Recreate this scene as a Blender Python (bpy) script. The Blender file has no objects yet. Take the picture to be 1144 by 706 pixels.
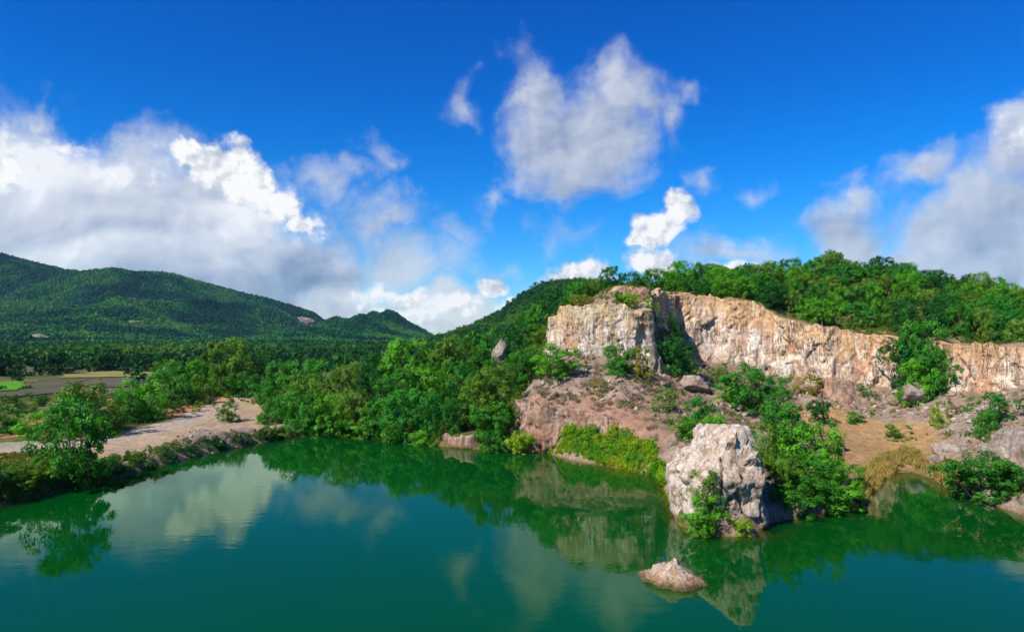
import bpy, math, bmesh
import numpy as np
from mathutils import Vector
R = math.radians
SC = bpy.context.scene
COL = SC.collection

# ------------------------------------------------------------------ camera
FPX = 762.667                      # focal length in photograph pixels (24 mm on 36 mm, 1144 px wide)
PITCH = math.atan(23.0 / FPX)
CAMZ = 15.0
cam_d = bpy.data.cameras.new('camera')
cam_d.sensor_width = 36.0
cam_d.lens = 24.0
cam_d.clip_start = 0.5
cam_d.clip_end = 60000.0
cam = bpy.data.objects.new('camera', cam_d)
COL.objects.link(cam)
cam.location = (0, 0, CAMZ)
cam.rotation_euler = (R(90) + PITCH, 0, 0)
SC.camera = cam

SUN_EL = 44.0
SUN_XY = (-0.78, -0.63)
EXPOSURE = 0.60
SUN_STRENGTH = 4.6
SKY_STRENGTH = 0.10
HAZE = 0.000038

SC.view_settings.view_transform = 'Standard'
SC.view_settings.look = 'None'
SC.view_settings.gamma = 1.0
SC.view_settings.use_curve_mapping = False
SC.view_settings.exposure = EXPOSURE
cy = SC.cycles
cy.max_bounces = 5
cy.diffuse_bounces = 2
cy.glossy_bounces = 2
cy.transmission_bounces = 3
cy.transparent_max_bounces = 8
cy.volume_bounces = 0
cy.caustics_reflective = False
cy.caustics_refractive = False
cy.use_adaptive_sampling = True
cy.adaptive_threshold = 0.02
cy.use_denoising = True


def ray(px, py):
    x = (px - 572.0) / FPX
    y = (353.0 - py) / FPX
    c, s = math.cos(PITCH), math.sin(PITCH)
    return np.array([x, c - y * s, s + y * c])


def at(px, py, Y):
    d = ray(px, py)
    return d * (Y / d[1]) + np.array([0, 0, CAMZ])


def onz(px, py, z):
    d = ray(px, py)
    return d * ((z - CAMZ) / d[2]) + np.array([0, 0, CAMZ])


def wx(px, Y):
    return (px - 572.0) / FPX * Y


def azel(px, py):
    d = ray(px, py)
    d = d / np.linalg.norm(d)
    return math.degrees(math.atan2(d[0], d[1])), math.degrees(math.asin(d[2]))


# ------------------------------------------------------------------ node helper
class NT:
    def __init__(s, tree):
        s.t = tree
        tree.nodes.clear()

    def n(s, typ, **kw):
        nd = s.t.nodes.new(typ)
        for k, v in kw.items():
            setattr(nd, k, v)
        return nd

    def put(s, sock, v):
        if isinstance(v, bpy.types.NodeSocket):
            s.t.links.new(v, sock)
        elif v is not None:
            if isinstance(v, (int, float)) and hasattr(sock.default_value, '__len__'):
                v = (v, v, v, 1)[:len(sock.default_value)]
            elif isinstance(v, tuple) and hasattr(sock.default_value, '__len__'):
                v = (tuple(v) + (1,))[:len(sock.default_value)]
            sock.default_value = v

    def m(s, op, a, b=None, c=None, clamp=False):
        nd = s.n('ShaderNodeMath', operation=op, use_clamp=clamp)
        s.put(nd.inputs[0], a)
        if b is not None: s.put(nd.inputs[1], b)
        if c is not None: s.put(nd.inputs[2], c)
        return nd.outputs[0]

    def v(s, op, a, b=None, scale=None):
        nd = s.n('ShaderNodeVectorMath', operation=op)
        s.put(nd.inputs[0], a)
        if b is not None: s.put(nd.inputs[1], b)
        if scale is not None: s.put(nd.inputs['Scale'], scale)
        return nd.outputs['Value'] if op in ('LENGTH', 'DOT_PRODUCT', 'DISTANCE') else nd.outputs[0]

    def ss(s, x, lo, hi, a=0.0, b=1.0, typ='SMOOTHSTEP'):
        nd = s.n('ShaderNodeMapRange', interpolation_type=typ)
        for i, val in enumerate((x, lo, hi, a, b)):
            s.put(nd.inputs[i], val)
        return nd.outputs[0]

    def noise(s, vec, scale, detail=4.0, rough=0.5, dist=0.0, dim='3D'):
        nd = s.n('ShaderNodeTexNoise', noise_dimensions=dim)
        s.put(nd.inputs['Vector'], vec)
        nd.inputs['Scale'].default_value = scale
        nd.inputs['Detail'].default_value = detail
        nd.inputs['Roughness'].default_value = rough
        nd.inputs['Distortion'].default_value = dist
        return nd.outputs

    def mix(s, f, a, b, mode='MIX'):
        nd = s.n('ShaderNodeMix', data_type='RGBA', blend_type=mode)
        s.put(nd.inputs[0], f); s.put(nd.inputs[6], a); s.put(nd.inputs[7], b)
        return nd.outputs[2]

    def ramp(s, x, stops):
        nd = s.n('ShaderNodeValToRGB')
        cr = nd.color_ramp
        while len(cr.elements) > 1: cr.elements.remove(cr.elements[-1])
        for i, (p, c) in enumerate(stops):
            e = cr.elements[0] if i == 0 else cr.elements.new(p)
            e.position = p
            e.color = tuple(c) + (1,)
        s.put(nd.inputs[0], x)
        return nd.outputs[0]

    def attr(s, name):
        return s.n('ShaderNodeAttribute', attribute_name=name)

    def bump(s, h, strength=0.5, dist=0.1):
        nd = s.n('ShaderNodeBump')
        nd.inputs['Strength'].default_value = strength
        nd.inputs['Distance'].default_value = dist
        s.put(nd.inputs['Height'], h)
        return nd.outputs[0]

    def principled(s, col, rough=0.8, spec=0.3, normal=None):
        nd = s.n('ShaderNodeBsdfPrincipled')
        s.put(nd.inputs['Base Color'], col)
        s.put(nd.inputs['Roughness'], rough)
        s.put(nd.inputs['Specular IOR Level'], spec)
        if normal is not None: s.put(nd.inputs['Normal'], normal)
        return nd.outputs[0]

    def out(s, surf=None, vol=None):
        nd = s.n('ShaderNodeOutputMaterial')
        if surf is not None: s.put(nd.inputs['Surface'], surf)
        if vol is not None: s.put(nd.inputs['Volume'], vol)


# ------------------------------------------------------------------ world: sky and clouds
sx, sy = SUN_XY
l = math.hypot(sx, sy)
sx, sy = sx / l, sy / l
world = bpy.data.worlds.new('World')
SC.world = world
world.use_nodes = True
W = NT(world.node_tree)
tc = W.n('ShaderNodeTexCoord').outputs['Generated']
sky = W.n('ShaderNodeTexSky', sky_type='NISHITA')
sky.sun_disc = False
sky.sun_elevation = R(SUN_EL)
sky.sun_rotation = math.atan2(sx, sy)
sky.altitude = 300
sky.air_density = 1.0
sky.dust_density = 0.3
sky.ozone_density = 4.0
hs = W.n('ShaderNodeHueSaturation')
hs.inputs['Saturation'].default_value = 1.45
hs.inputs['Value'].default_value = 1.0
W.put(hs.inputs['Color'], sky.outputs[0])
skycol = hs.outputs[0]
sep = W.n('ShaderNodeSeparateXYZ')
W.put(sep.inputs[0], W.v('NORMALIZE', tc))
az = W.m('MULTIPLY', W.m('ARCTAN2', sep.outputs[0], sep.outputs[1]), 57.29578)
el = W.m('MULTIPLY', W.m('ARCSINE', sep.outputs[2]), 57.29578)
cmb = W.n('ShaderNodeCombineXYZ')
W.put(cmb.inputs[0], az); W.put(cmb.inputs[1], el)
q = cmb.outputs[0]
# deeper, polarised blue towards the top of the sky
skycol = W.mix(1.0, skycol, W.ramp(W.ss(el, 0.0, 34.0, typ='LINEAR'),
               [(0.0, (0.52, 0.74, 0.95)), (0.15, (0.34, 0.76, 1.04)), (0.45, (0.10, 0.72, 1.06)), (0.75, (0.04, 0.58, 1.0)), (1.0, (0.02, 0.47, 0.90))]), 'MULTIPLY')
CL_K = 1.0 / SKY_STRENGTH


def warp(qv, sc, amt, detail=3.0, rough=0.55):
    nz = W.noise(qv, sc, detail, rough)['Color']
    off = W.v('SCALE', W.v('SUBTRACT', nz, (0.5, 0.5, 0.5)), scale=amt)
    off = W.v('MULTIPLY', off, (1.0, 1.0, 0.0))
    return W.v('ADD', qv, off)


qw = warp(warp(q, 0.10, 9.0, 2.0), 0.42, 3.2, 4.0, 0.6)
qs = warp(q, 0.07, 8.0, 2.0)


def blobs(qv, lst):
    """largest of a few soft ellipses; (px, py, rx, ry, weight) in photograph pixels turned into azimuth and elevation"""
    acc = None
    for (px, py, rx, ry, w) in lst:
        a, e = azel(px, py)
        a2, _ = azel(px + 1, py); _, e2 = azel(px, py - 1)
        rx *= (a2 - a); ry *= (e2 - e)
        d = W.v('LENGTH', W.v('MULTIPLY', W.v('SUBTRACT', qv, (a, e, 0.0)), (1.0 / rx, 1.0 / ry, 0.0)))
        f = W.m('MULTIPLY_ADD', d, -w, w)
        acc = f if acc is None else W.m('MAXIMUM', acc, f)
    return acc


SOFT = [(-30, 240, 190, 140, 1.4), (35, 190, 130, 115, 1.0), (110, 235, 170, 110, 1.35), (215, 250, 150, 95, 1.35), (320, 290, 95, 66, 1.0),
        (350, 300, 95, 70, 1.3), (385, 332, 62, 40, 1.2), (230, 320, 230, 70, 1.3), (60, 345, 230, 60, 1.2), (300, 350, 130, 40, .9), (50, 118, 50, 40, .6), (150, 160, 60, 26, .45),
        (640, 160, 98, 92, 1.1), (690, 105, 66, 66, .75), (597, 105, 46, 56, .7), (640, 205, 92, 38, .9), (738, 130, 30, 66, .5), (765, 92, 30, 22, .45),
        (512, 118, 30, 26, .4), (410, 190, 34, 34, .5), (380, 205, 60, 22, .45), (440, 250, 80, 38, .6), (450, 290, 105, 44, .65), (500, 265, 60, 20, .4), (538, 240, 24, 22, .38),
        (500, 345, 125, 40, .9), (545, 300, 40, 20, .4), (835, 208, 36, 20, .45), (780, 205, 28, 18, .4), (650, 262, 60, 22, .35), (800, 285, 110, 26, .6),
        (945, 258, 58, 50, 1.1), (930, 285, 80, 36, .8), (1100, 265, 160, 80, 1.3), (1040, 195, 75, 36, .75), (1150, 165, 50, 65, 1.0), (1040, 300, 150, 50, 1.1), (1110, 215, 90, 50, .8),
        (1250, 220, 150, 130, 1.2), (690, 330, 180, 28, .6)]
CRISP = [(212, 170, 40, 26, .9), (245, 182, 54, 34, 1.0), (280, 206, 50, 30, 1.0), (310, 228, 40, 26, .8), (335, 250, 34, 24, .6), (14, 185, 46, 44, .6), (70, 170, 40, 24, .45), (130, 190, 50, 24, .4),
         (757, 236, 22, 27, 1.0), (738, 256, 34, 25, 1.0), (718, 268, 26, 16, .9), (728, 292, 40, 22, 1.0), (648, 303, 38, 19, 1.0), (815, 296, 46, 12, .7), (640, 312, 50, 12, .8),
         (425, 326, 36, 14, .55), (462, 334, 40, 16, .55), (548, 324, 30, 16, .85), (515, 340, 52, 14, .7), (440, 350, 60, 14, .55), (575, 345, 36, 14, .6), (1135, 150, 34, 30, .45)]
BRIGHT = [(255, 222, 110, 50, .26), (60, 190, 120, 50, .14), (20, 180, 90, 70, .30), (90, 190, 110, 40, .18), (500, 335, 120, 34, .22), (60, 225, 150, 50, .12), (210, 230, 110, 40, .14), (1000, 240, 50, 30, .12), (1120, 245, 60, 24, .10),
          (1150, 140, 60, 50, .16), (420, 330, 60, 26, .25), (110, 285, 170, 34, .26), (130, 150, 60, 40, .1), (310, 255, 50, 26, .15)]
DARK = [(650, 165, 120, 110, .22), (1090, 250, 170, 110, .26), (945, 255, 80, 60, .12), (360, 310, 80, 44, .52), (330, 335, 110, 40, .36), (190, 315, 260, 44, .36), (645, 224, 100, 34, .26), (945, 270, 80, 44, .30), (60, 328, 160, 18, .26),
        (1060, 300, 190, 60, .24), (1120, 220, 80, 26, .14), (150, 255, 90, 14, .12), (470, 352, 60, 10, .16), (1080, 265, 70, 18, .14), (735, 285, 30, 8, .25), (648, 312, 30, 8, .3), (265, 215, 40, 8, .22)]
fb = W.noise(q, 0.15, 7.0, 0.58)['Fac']
qr = warp(qs, 0.45, 2.4, 3.0, 0.55)
fbs = W.noise(qr, 0.16, 3.0, 0.5)['Fac']
fbs2 = W.noise(W.v('ADD', qr, (-1.1, 1.0, 0.35)), 0.16, 3.0, 0.5)['Fac']
fbm_fine = W.noise(q, 0.55, 5.0, 0.55)['Fac']
fbm_fine2 = W.noise(W.v('ADD', q, (-0.4, 0.35, 0.0)), 0.55, 4.0, 0.5)['Fac']
soft = W.m('ADD', blobs(qw, SOFT), W.m('MULTIPLY', W.m('SUBTRACT', fb, 0.5), 1.25))
soft = W.m('ADD', soft, W.m('MULTIPLY', W.m('SUBTRACT', fbm_fine, 0.5), 0.30))
a_soft = W.ss(soft, -0.02, 0.74)
qc = warp(warp(q, 0.35, 2.2, 2.0, 0.5), 1.3, 0.8, 3.0, 0.55)
crf = blobs(qc, CRISP)
cr = W.m('ADD', crf, W.m('MULTIPLY', W.m('SUBTRACT', fbm_fine, 0.5), 0.9))
# the lower side of a heap melts into the grey below it
a_cr = W.ss(cr, 0.04, 0.46)
front = W.ss(W.m('ABSOLUTE', az), 52.0, 75.0, 1.0, 0.0)
# the sky behind the camera carries a few scattered clouds as well
gen = W.ss(W.noise(q, 0.045, 6.0, 0.55)['Fac'], 0.52, 0.72)
gen = W.m('MULTIPLY', gen, W.m('MULTIPLY', W.m('SUBTRACT', 1.0, front), 0.8))
lit = W.m('MULTIPLY', W.m('SUBTRACT', fbs, fbs2), 1.15)
lit2 = W.m('MULTIPLY', W.m('SUBTRACT', fbm_fine, fbm_fine2), W.m('MULTIPLY_ADD', a_cr, 1.6, 0.22))
base = W.m('ADD', W.m('ADD', 0.66, lit), lit2)
base = W.m('ADD', base, W.m('MAXIMUM', blobs(qs, BRIGHT), 0.0))
base = W.m('SUBTRACT', base, W.m('MAXIMUM', blobs(qs, DARK), 0.0))
base = W.m('ADD', base, W.m('MULTIPLY', a_cr, 0.26))
ccol = W.ramp(base, [(0.0, (0.10, 0.135, 0.20)), (0.30, (0.20, 0.24, 0.33)), (0.60, (0.37, 0.40, 0.465)), (0.85, (0.52, 0.54, 0.57)), (1.0, (0.66, 0.66, 0.66))])
ccol = W.v('SCALE', ccol, scale=CL_K)
alpha = W.m('MAXIMUM', W.m('MULTIPLY', W.m('MAXIMUM', W.m('MULTIPLY', a_soft, 0.90), a_cr), front), gen)
alpha = W.m('MULTIPLY', alpha, W.ss(el, -1.0, 1.0))
bg = W.n('ShaderNodeBackground')
W.put(bg.inputs['Color'], W.mix(alpha, skycol, ccol))
bg.inputs['Strength'].default_value = SKY_STRENGTH
wo = W.n('ShaderNodeOutputWorld')
W.put(wo.inputs[0], bg.outputs[0])
world.cycles.sampling_method = 'MANUAL'
world.cycles.sample_map_resolution = 512

sun_d = bpy.data.lights.new('sun', 'SUN')
sun_d.energy = SUN_STRENGTH
sun_d.angle = R(0.53)
sun_d.color = (1.0, 0.93, 0.82)
sun = bpy.data.objects.new('sun', sun_d)
COL.objects.link(sun)
ce = math.cos(R(SUN_EL))
sdir = Vector((sx * ce, sy * ce, math.sin(R(SUN_EL))))
sun.rotation_euler = sdir.to_track_quat('Z', 'Y').to_euler()
sun.location = (-60, -40, 120)


# ------------------------------------------------------------------ numpy noise and geometry helpers
_perm = np.random.RandomState(7).permutation(256)
_perm = np.concatenate([_perm, _perm, _perm])
_grad = np.random.RandomState(8).normal(size=(256, 3))
_grad /= np.linalg.norm(_grad, axis=1)[:, None]


def pnoise(x, y, z=0.0):
    x, y, z = np.broadcast_arrays(np.asarray(x, float), np.asarray(y, float), np.asarray(z, float))
    xi, yi, zi = np.floor(x).astype(int), np.floor(y).astype(int), np.floor(z).astype(int)
    fx, fy, fz = x - xi, y - yi, z - zi
    u, v, w = fx**3 * (fx * (fx * 6 - 15) + 10), fy**3 * (fy * (fy * 6 - 15) + 10), fz**3 * (fz * (fz * 6 - 15) + 10)
    out = 0.0
    for i in (0, 1):
        for j in (0, 1):
            for k in (0, 1):
                g = _grad[_perm[_perm[_perm[(xi + i) & 255] + ((yi + j) & 255)] + ((zi + k) & 255)]]
                d = g[..., 0] * (fx - i) + g[..., 1] * (fy - j) + g[..., 2] * (fz - k)
                out = out + d * (u if i else 1 - u) * (v if j else 1 - v) * (w if k else 1 - w)
    return out * 1.5


def fbm(x, y, z=0.0, octv=4, gain=0.5):
    a, s, f = 1.0, 0.0, 1.0
    for o in range(octv):
        s = s + a * pnoise(np.asarray(x) * f + o * 17.3, np.asarray(y) * f + o * 5.1, np.asarray(z) * f + o * 9.7)
        a *= gain; f *= 2.03
    return s


def sstep(x, lo, hi):
    t = np.clip((x - lo) / (hi - lo), 0, 1)
    return t * t * (3 - 2 * t)


def seg_dist(X, Y, P, closed=True):
    """distance to a polyline, index of nearest segment and the parameter on it"""
    best = np.full(X.shape, 1e18); bi = np.zeros(X.shape, int); bt = np.zeros(X.shape)
    n = len(P)
    for i in range(n if closed else n - 1):
        a, b = P[i], P[(i + 1) % n]
        d = b - a
        t = np.clip(((X - a[0]) * d[0] + (Y - a[1]) * d[1]) / max(d @ d, 1e-9), 0, 1)
        dd = (X - a[0] - t * d[0])**2 + (Y - a[1] - t * d[1])**2
        m = dd < best
        best = np.where(m, dd, best); bi = np.where(m, i, bi); bt = np.where(m, t, bt)
    return np.sqrt(best), bi, bt


def inside(X, Y, P):
    c = np.zeros(X.shape, bool)
    n = len(P)
    for i in range(n):
        x1, y1 = P[i][:2]; x2, y2 = P[(i + 1) % n][:2]
        if y1 == y2: continue
        k = ((y1 > Y) != (y2 > Y)) & (X < (x2 - x1) * (Y - y1) / (y2 - y1) + x1)
        c ^= k
    return c


def polymask(X, Y, P, soft=1.0):
    d, _, _ = seg_dist(X, Y, P)
    d = np.where(inside(X, Y, P), d, -d)
    return sstep(d, -soft, soft)


class RBF:
    def __init__(s, pts):
        p = np.array(pts, float)
        s.c = p[:, :2]
        r = np.sqrt(((s.c[:, None] - s.c[None])**2).sum(-1))
        n = len(p)
        A = np.zeros((n + 1, n + 1)); A[:n, :n] = r; A[:n, n] = A[n, :n] = 1
        s.w = np.linalg.solve(A, np.append(p[:, 2], 0))

    def __call__(s, X, Y):
        out = np.full(X.shape, s.w[-1])
        for (cx, cyy), w in zip(s.c, s.w[:-1]):
            out = out + w * np.sqrt((X - cx)**2 + (Y - cyy)**2)
        return out


def _h(i, j, k, s):
    return _perm[(_perm[(_perm[(i + s * 37) & 255] + j) & 255] + k) & 255]


def facets(x, y, z, seed=0):
    """broken-rock relief: every cell of a random mosaic is its own tilted plane"""
    x, y, z = np.broadcast_arrays(np.asarray(x, float), np.asarray(y, float), np.asarray(z, float))
    xi, yi, zi = np.floor(x).astype(int), np.floor(y).astype(int), np.floor(z).astype(int)
    best = np.full(x.shape, 1e9); out = np.zeros(x.shape)
    for a in (-1, 0, 1):
        for b in (-1, 0, 1):
            for c in (-1, 0, 1):
                h = _h(xi + a, yi + b, zi + c, seed)
                g1, g2 = _grad[h], _grad[(h * 7 + 13) & 255]
                dx, dy, dz = x - (xi + a + .5 + .48 * g1[..., 0]), y - (yi + b + .5 + .48 * g1[..., 1]), z - (zi + c + .5 + .48 * g1[..., 2])
                d = dx * dx + dy * dy + dz * dz
                m = d < best
                best = np.where(m, d, best)
                out = np.where(m, g2[..., 0] * .8 + .9 * (dx * g2[..., 1] + dy * g2[..., 2] + dz * g1[..., 1]), out)
    return out


def np_mesh(name, V, F, mat=None, smooth=False, attrs=None):
    """V (n,3), F (m,k) constant polygon size; attrs: name -> (domain, type, array)"""
    me = bpy.data.meshes.new(name)
    V = np.asarray(V, np.float32); F = np.asarray(F, np.int32)
    me.vertices.add(len(V)); me.vertices.foreach_set('co', V.ravel())
    k = F.shape[1]
    me.loops.add(F.size); me.loops.foreach_set('vertex_index', F.ravel())
    me.polygons.add(len(F)); me.polygons.foreach_set('loop_start', np.arange(0, F.size, k, dtype=np.int32))
    if smooth: me.polygons.foreach_set('use_smooth', np.ones(len(F), bool))
    for an, (dom, typ, arr) in (attrs or {}).items():
        a = me.attributes.new(an, typ, dom)
        if typ == 'FLOAT_COLOR': a.data.foreach_set('color', np.asarray(arr, np.float32).ravel())
        elif typ == 'FLOAT_VECTOR': a.data.foreach_set('vector', np.asarray(arr, np.float32).ravel())
        else: a.data.foreach_set('value', np.asarray(arr).ravel())
    me.update(calc_edges=True)
    if mat: me.materials.append(mat)
    return me


def grid_faces(nu, nv):
    i = np.arange(nu * nv).reshape(nv, nu)
    return np.stack([i[:-1, :-1], i[:-1, 1:], i[1:, 1:], i[1:, :-1]], -1).reshape(-1, 4)


def tag(o, label=None, cat=None, group=None, kind=None):
    if label: o['label'] = label
    if cat: o['category'] = cat
    if group: o['group'] = group
    if kind: o['kind'] = kind
    return o


def link(name, me, parent=None):
    o = bpy.data.objects.new(name, me)
    COL.objects.link(o)
    if parent: o.parent = parent
    return o


def new_mat(name):
    m = bpy.data.materials.new(name)
    m.use_nodes = True
    return m, NT(m.node_tree)


# ------------------------------------------------------------------ lie of the land
# water's edge: (pixel x, pixel y on the water plane, steepness of the bank)
SHORE_PX = [(-160, 605, .8), (-70, 583, .8), (0, 566, .9), (40, 556, .9), (80, 547, .9), (130, 535, .9), (180, 520, .8), (230, 507, .7), (270, 498, .7),
            (330, 487, .7), (380, 488, .8), (430, 491, 1.0), (480, 496, 1.2), (500, 499, 2.5), (525, 501, 2.5), (560, 503, 1.0), (588, 505, 3.2), (612, 506, 3.0),
            (640, 514, .55), (680, 521, .5), (710, 527, .5), (736, 532, .8), (747, 556, 2.0), (756, 585, 2.0), (790, 599, 2.0), (840, 598, 2.0), (862, 584, 1.5),
            (900, 577, 1.3), (930, 573, 1.3), (958, 570, 1.3), (966, 556, .8), (975, 540, .22), (992, 528, .12), (1020, 527, .15), (1042, 534, .4), (1060, 547, .7), (1085, 557, .9),
            (1115, 566, .9), (1150, 577, .7), (1220, 596, .6), (1330, 640, .6)]
shore = [onz(a, b, 0)[:2] for a, b, c in SHORE_PX]
shore_k = [c for _, _, c in SHORE_PX]
shore += [np.array([62., 30.]), np.array([48., 14.]), np.array([-50., 14.]), np.array([-62., 34.])]
shore_k += [.7, .8, .8, .8]


def P3(px, Y, z):
    return (wx(px, Y), Y, z)


FAR = [(-400, 60, 1.2), (-150, 60, 1.4), (-150, 130, 1.2), (-300, 300, 1.2), (0, 300, 1.2), (-700, 800, 1.5), (0, 800, 1.5), (500, 1500, 3), (-500, 2500, 6), (800, 800, 3), (400, 300, 3), (500, 60, 6), (-400, -200, 10), (400, -200, 12), (0, -150, 12), (0, 0, 12.2), (-70, 5, 6), (75, 10, 7), (90, 40, 4)]
COMMON = FAR + [P3(*t) for t in [(0, 66, 1.2), (0, 90, 1.7), (60, 78, 1.3), (100, 72, 1.2), (100, 95, 1.8), (200, 95, 1.7), (200, 120, 1.9), (300, 112, 1.6), (300, 140, 2.0),
        (350, 112, 1.8), (0, 150, 1.3), (0, 200, 1.2), (200, 180, 1.6), (300, 250, 1.3), (450, 250, 2.0), (380, 130, 2.6), (400, 110, 1.8), (400, 150, 2.2),
        (450, 108, 2.0), (450, 125, 2.8), (450, 150, 3), (500, 103, 2.0), (500, 120, 3.6), (500, 140, 4.5), (500, 170, 4), (550, 98, 2.2), (550, 112, 5), (550, 130, 8), (550, 150, 9), (570, 105, 4.5),
        (592, 108, 9.5), (600, 118, 12.5), (590, 135, 14), (575, 96, 5.0)]]
LOW = COMMON + [P3(*t) for t in [(588, 91, 5.0), (605, 91, 5.9), (630, 90.5, 5.7), (655, 90, 5.3), (600, 98, 8.6), (620, 101, 10.4), (650, 98, 9.3), (690, 100, 10.9), (720, 102, 10.2), (660, 103, 12.2), (690, 103, 12.4), (630, 104, 12.4), (640, 94, 7.0),
        (640, 86.5, 2.2), (670, 84, 2.2), (700, 81, 2.2), (725, 77, 2.2), (665, 88.5, 4.2), (690, 88, 5.0), (715, 84, 4.8), (735, 78, 3.6), (700, 93, 7.2), (740, 92, 6.2),
        (760, 102, 6.6), (800, 105, 6.4), (780, 118, 10.2), (745, 112, 10.6), (820, 121, 8.6), (840, 100, 4.7), (745, 84, 4.2), (790, 80, 3.4), (760, 71, 2.7), (800, 66, 2.4),
        (870, 112, 4.8), (850, 118, 6.8), (900, 115, 6.4), (930, 98, 2.9), (960, 91, 1.5), (940, 77, .9), (1000, 86, .7), (960, 110, 5.4), (1000, 100, 4.0), (980, 108, 5.0), (1040, 102, 5.7),
        (1060, 88, 3.0), (1060, 78, 1.6), (1080, 82, 2.2), (1110, 82, 4.9), (1144, 74, 5.4), (1150, 66, 3.6), (1110, 92, 7.3), (1144, 89, 7.4), (1060, 98, 6.4), (1250, 80, 8), (1250, 65, 5), (1110, 70, 2.0),
        (870, 85, 3.6), (890, 64, 1.2), (930, 64, .8), (860, 66, 2.4), (900, 74, 2.0), (820, 56, 1.0), (1300, 140, 12), (1000, 180, 15)]]
UP = COMMON + [P3(*t) for t in [(622, 112, 15.5), (640, 110, 19.4), (670, 108, 20.0), (700, 107, 19.6), (730, 107, 17.0), (690, 115, 23.4), (735, 128, 22.8), (750, 130, 22.6), (640, 125, 22), (700, 140, 25), (800, 131, 22.4), (850, 128, 21.2), (870, 126, 19.5), (900, 123, 17.4), (930, 122, 16.6),
        (960, 120, 15.7), (1000, 116, 15.2), (1040, 110, 14.6), (1060, 103, 14.0), (1100, 99, 13.8), (1144, 95, 13.5), (1250, 88, 12.8), (760, 150, 25), (800, 165, 26), (850, 150, 25.6), (900, 145, 23), (900, 170, 30),
        (950, 165, 30), (930, 145, 25.5), (1000, 160, 28.5), (1000, 135, 21.5), (1060, 150, 26), (1060, 120, 18), (1100, 150, 25), (1144, 145, 23), (1144, 115, 16.5), (1250, 140, 20), (1400, 100, 13), (1400, 180, 16), (900, 240, 14), (1100, 240, 12), (700, 200, 18), (620, 170, 12), (700, 260, 8)]]
rbf_low, rbf_up = RBF(LOW), RBF(UP)
# foot line of the quarry face in plan
CLIFF_PX = [(612, 119), (619, 112), (629, 108), (650, 106.5), (675, 105), (700, 104), (712, 103.2), (723, 105), (731, 112), (738, 121), (752, 127.5), (775, 128), (800, 127.5), (825, 126), (850, 124.5), (868, 122.5), (884, 121),
            (900, 120), (930, 119), (960, 117), (985, 115.5), (1005, 113), (1030, 108), (1060, 100.5), (1100, 96.5), (1144, 92.5), (1200, 88), (1290, 83), (1400, 78)]
cliff = [np.array([wx(a, b), b]) for a, b in CLIFF_PX]
behind_poly = cliff + [np.array([400., 60.]), np.array([400., 420.]), np.array([wx(560, 420), 420.]), np.array([wx(590, 150), 150.])]
LEDGE_N = 0.9


def land(X, Y, shift=1.3):
    X = np.asarray(X, float); Y = np.asarray(Y, float)
    d, bi, bt = seg_dist(X, Y, shore)
    isin = inside(X, Y, shore)
    k0 = np.array(shore_k); k1 = np.roll(k0, -1)
    k = k0[bi] * (1 - bt) + k1[bi] * bt
    lo = rbf_low(X, Y)
    near = (np.abs(X) < 220) & (Y < 330)
    cd, _, _ = seg_dist(X, Y, cliff, closed=False)
    beh = inside(X, Y, behind_poly)
    sd = np.where(beh, cd, -cd)
    m = sstep(sd, shift - .5, shift + .5) * beh
    up = rbf_up(X, Y)
    L = lo * (1 - m) + np.maximum(up, lo) * m
    L = np.where(beh & ~near, np.minimum(L, 16), L)
    L = np.clip(L, .5, None)
    rough = sstep(L, 1.9, 4.0)
    L = L + fbm(X / 9, Y / 9, 0, 4) * (.10 + .75 * rough) + fbm(X / 1.7, Y / 1.7, 3, 3) * (.05 + .20 * rough)
    bank = 0.06 + k * d + np.clip(d - 4.5, 0, None) * 1.2 + fbm(X / 3.1, Y / 3.1, 8, 3) * .22 * sstep(d, 0, 1.2)
    # a smooth minimum of the bank slope and the land
    s = .35
    h = np.clip(.5 + .5 * (bank - L) / s, 0, 1)
    land_h = bank * (1 - h) + L * h - s * h * (1 - h)
    lake_h = -np.minimum(.02 + np.clip(k, .15, .9) * d, 6.0) + fbm(X / 4, Y / 4, 5, 2) * .12
    return np.where(isin, lake_h, land_h)


def mounds(X, Y, H):
    # heaps: (px, py on ground z, rx, ry, height)
    for (px, py, z, rx, ry, hh) in [(238, 486, 1.6, 7.5, 2.0, .75), (195, 490, 1.6, 5, 2.2, .5), (280, 482, 1.5, 4, 1.8, .6), (30, 474, 1.5, 9, 2.5, 1.3), (130, 452, 1.6, 7, 2.0, 1.2), (225, 448, 1.8, 12, 2.2, .9),
                                    (752, 648, 0, 2.4, 1.6, 5.6), (772, 660, 0, 2.2, 1.2, 5.4), (930, 646, 0, 2.6, 1.2, 3.2), (905, 600, 0, 3.5, 1.4, 1.2)]:
        c = onz(px, py, z)
        r = ((X - c[0]) / rx)**2 + ((Y - c[1]) / ry)**2
        add = hh * np.exp(-r * 1.2) * (1 + .35 * fbm(X / 1.1, Y / 1.1, 2, 3))
        if z == 0:
            H = np.maximum(H, np.minimum(H + add, -.12 + .15 * pnoise(X, Y)))
        else:
            H = H + add
    return H


def ground_z(X, Y):
    X = np.atleast_1d(np.asarray(X, float)); Y = np.atleast_1d(np.asarray(Y, float))
    return mounds(X, Y, land(X, Y))


def axis(a, b, step, out_lo, out_hi, g=1.13):
    mid = list(np.arange(a, b, step))
    s, v, hi = step, mid[-1], []
    while v < out_hi:
        s *= g; v += s; hi.append(v)
    s, v, lo = step, a, []
    while v > out_lo:
        s *= g; v -= s; lo.append(v)
    return np.array(lo[::-1] + mid + hi)


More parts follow.
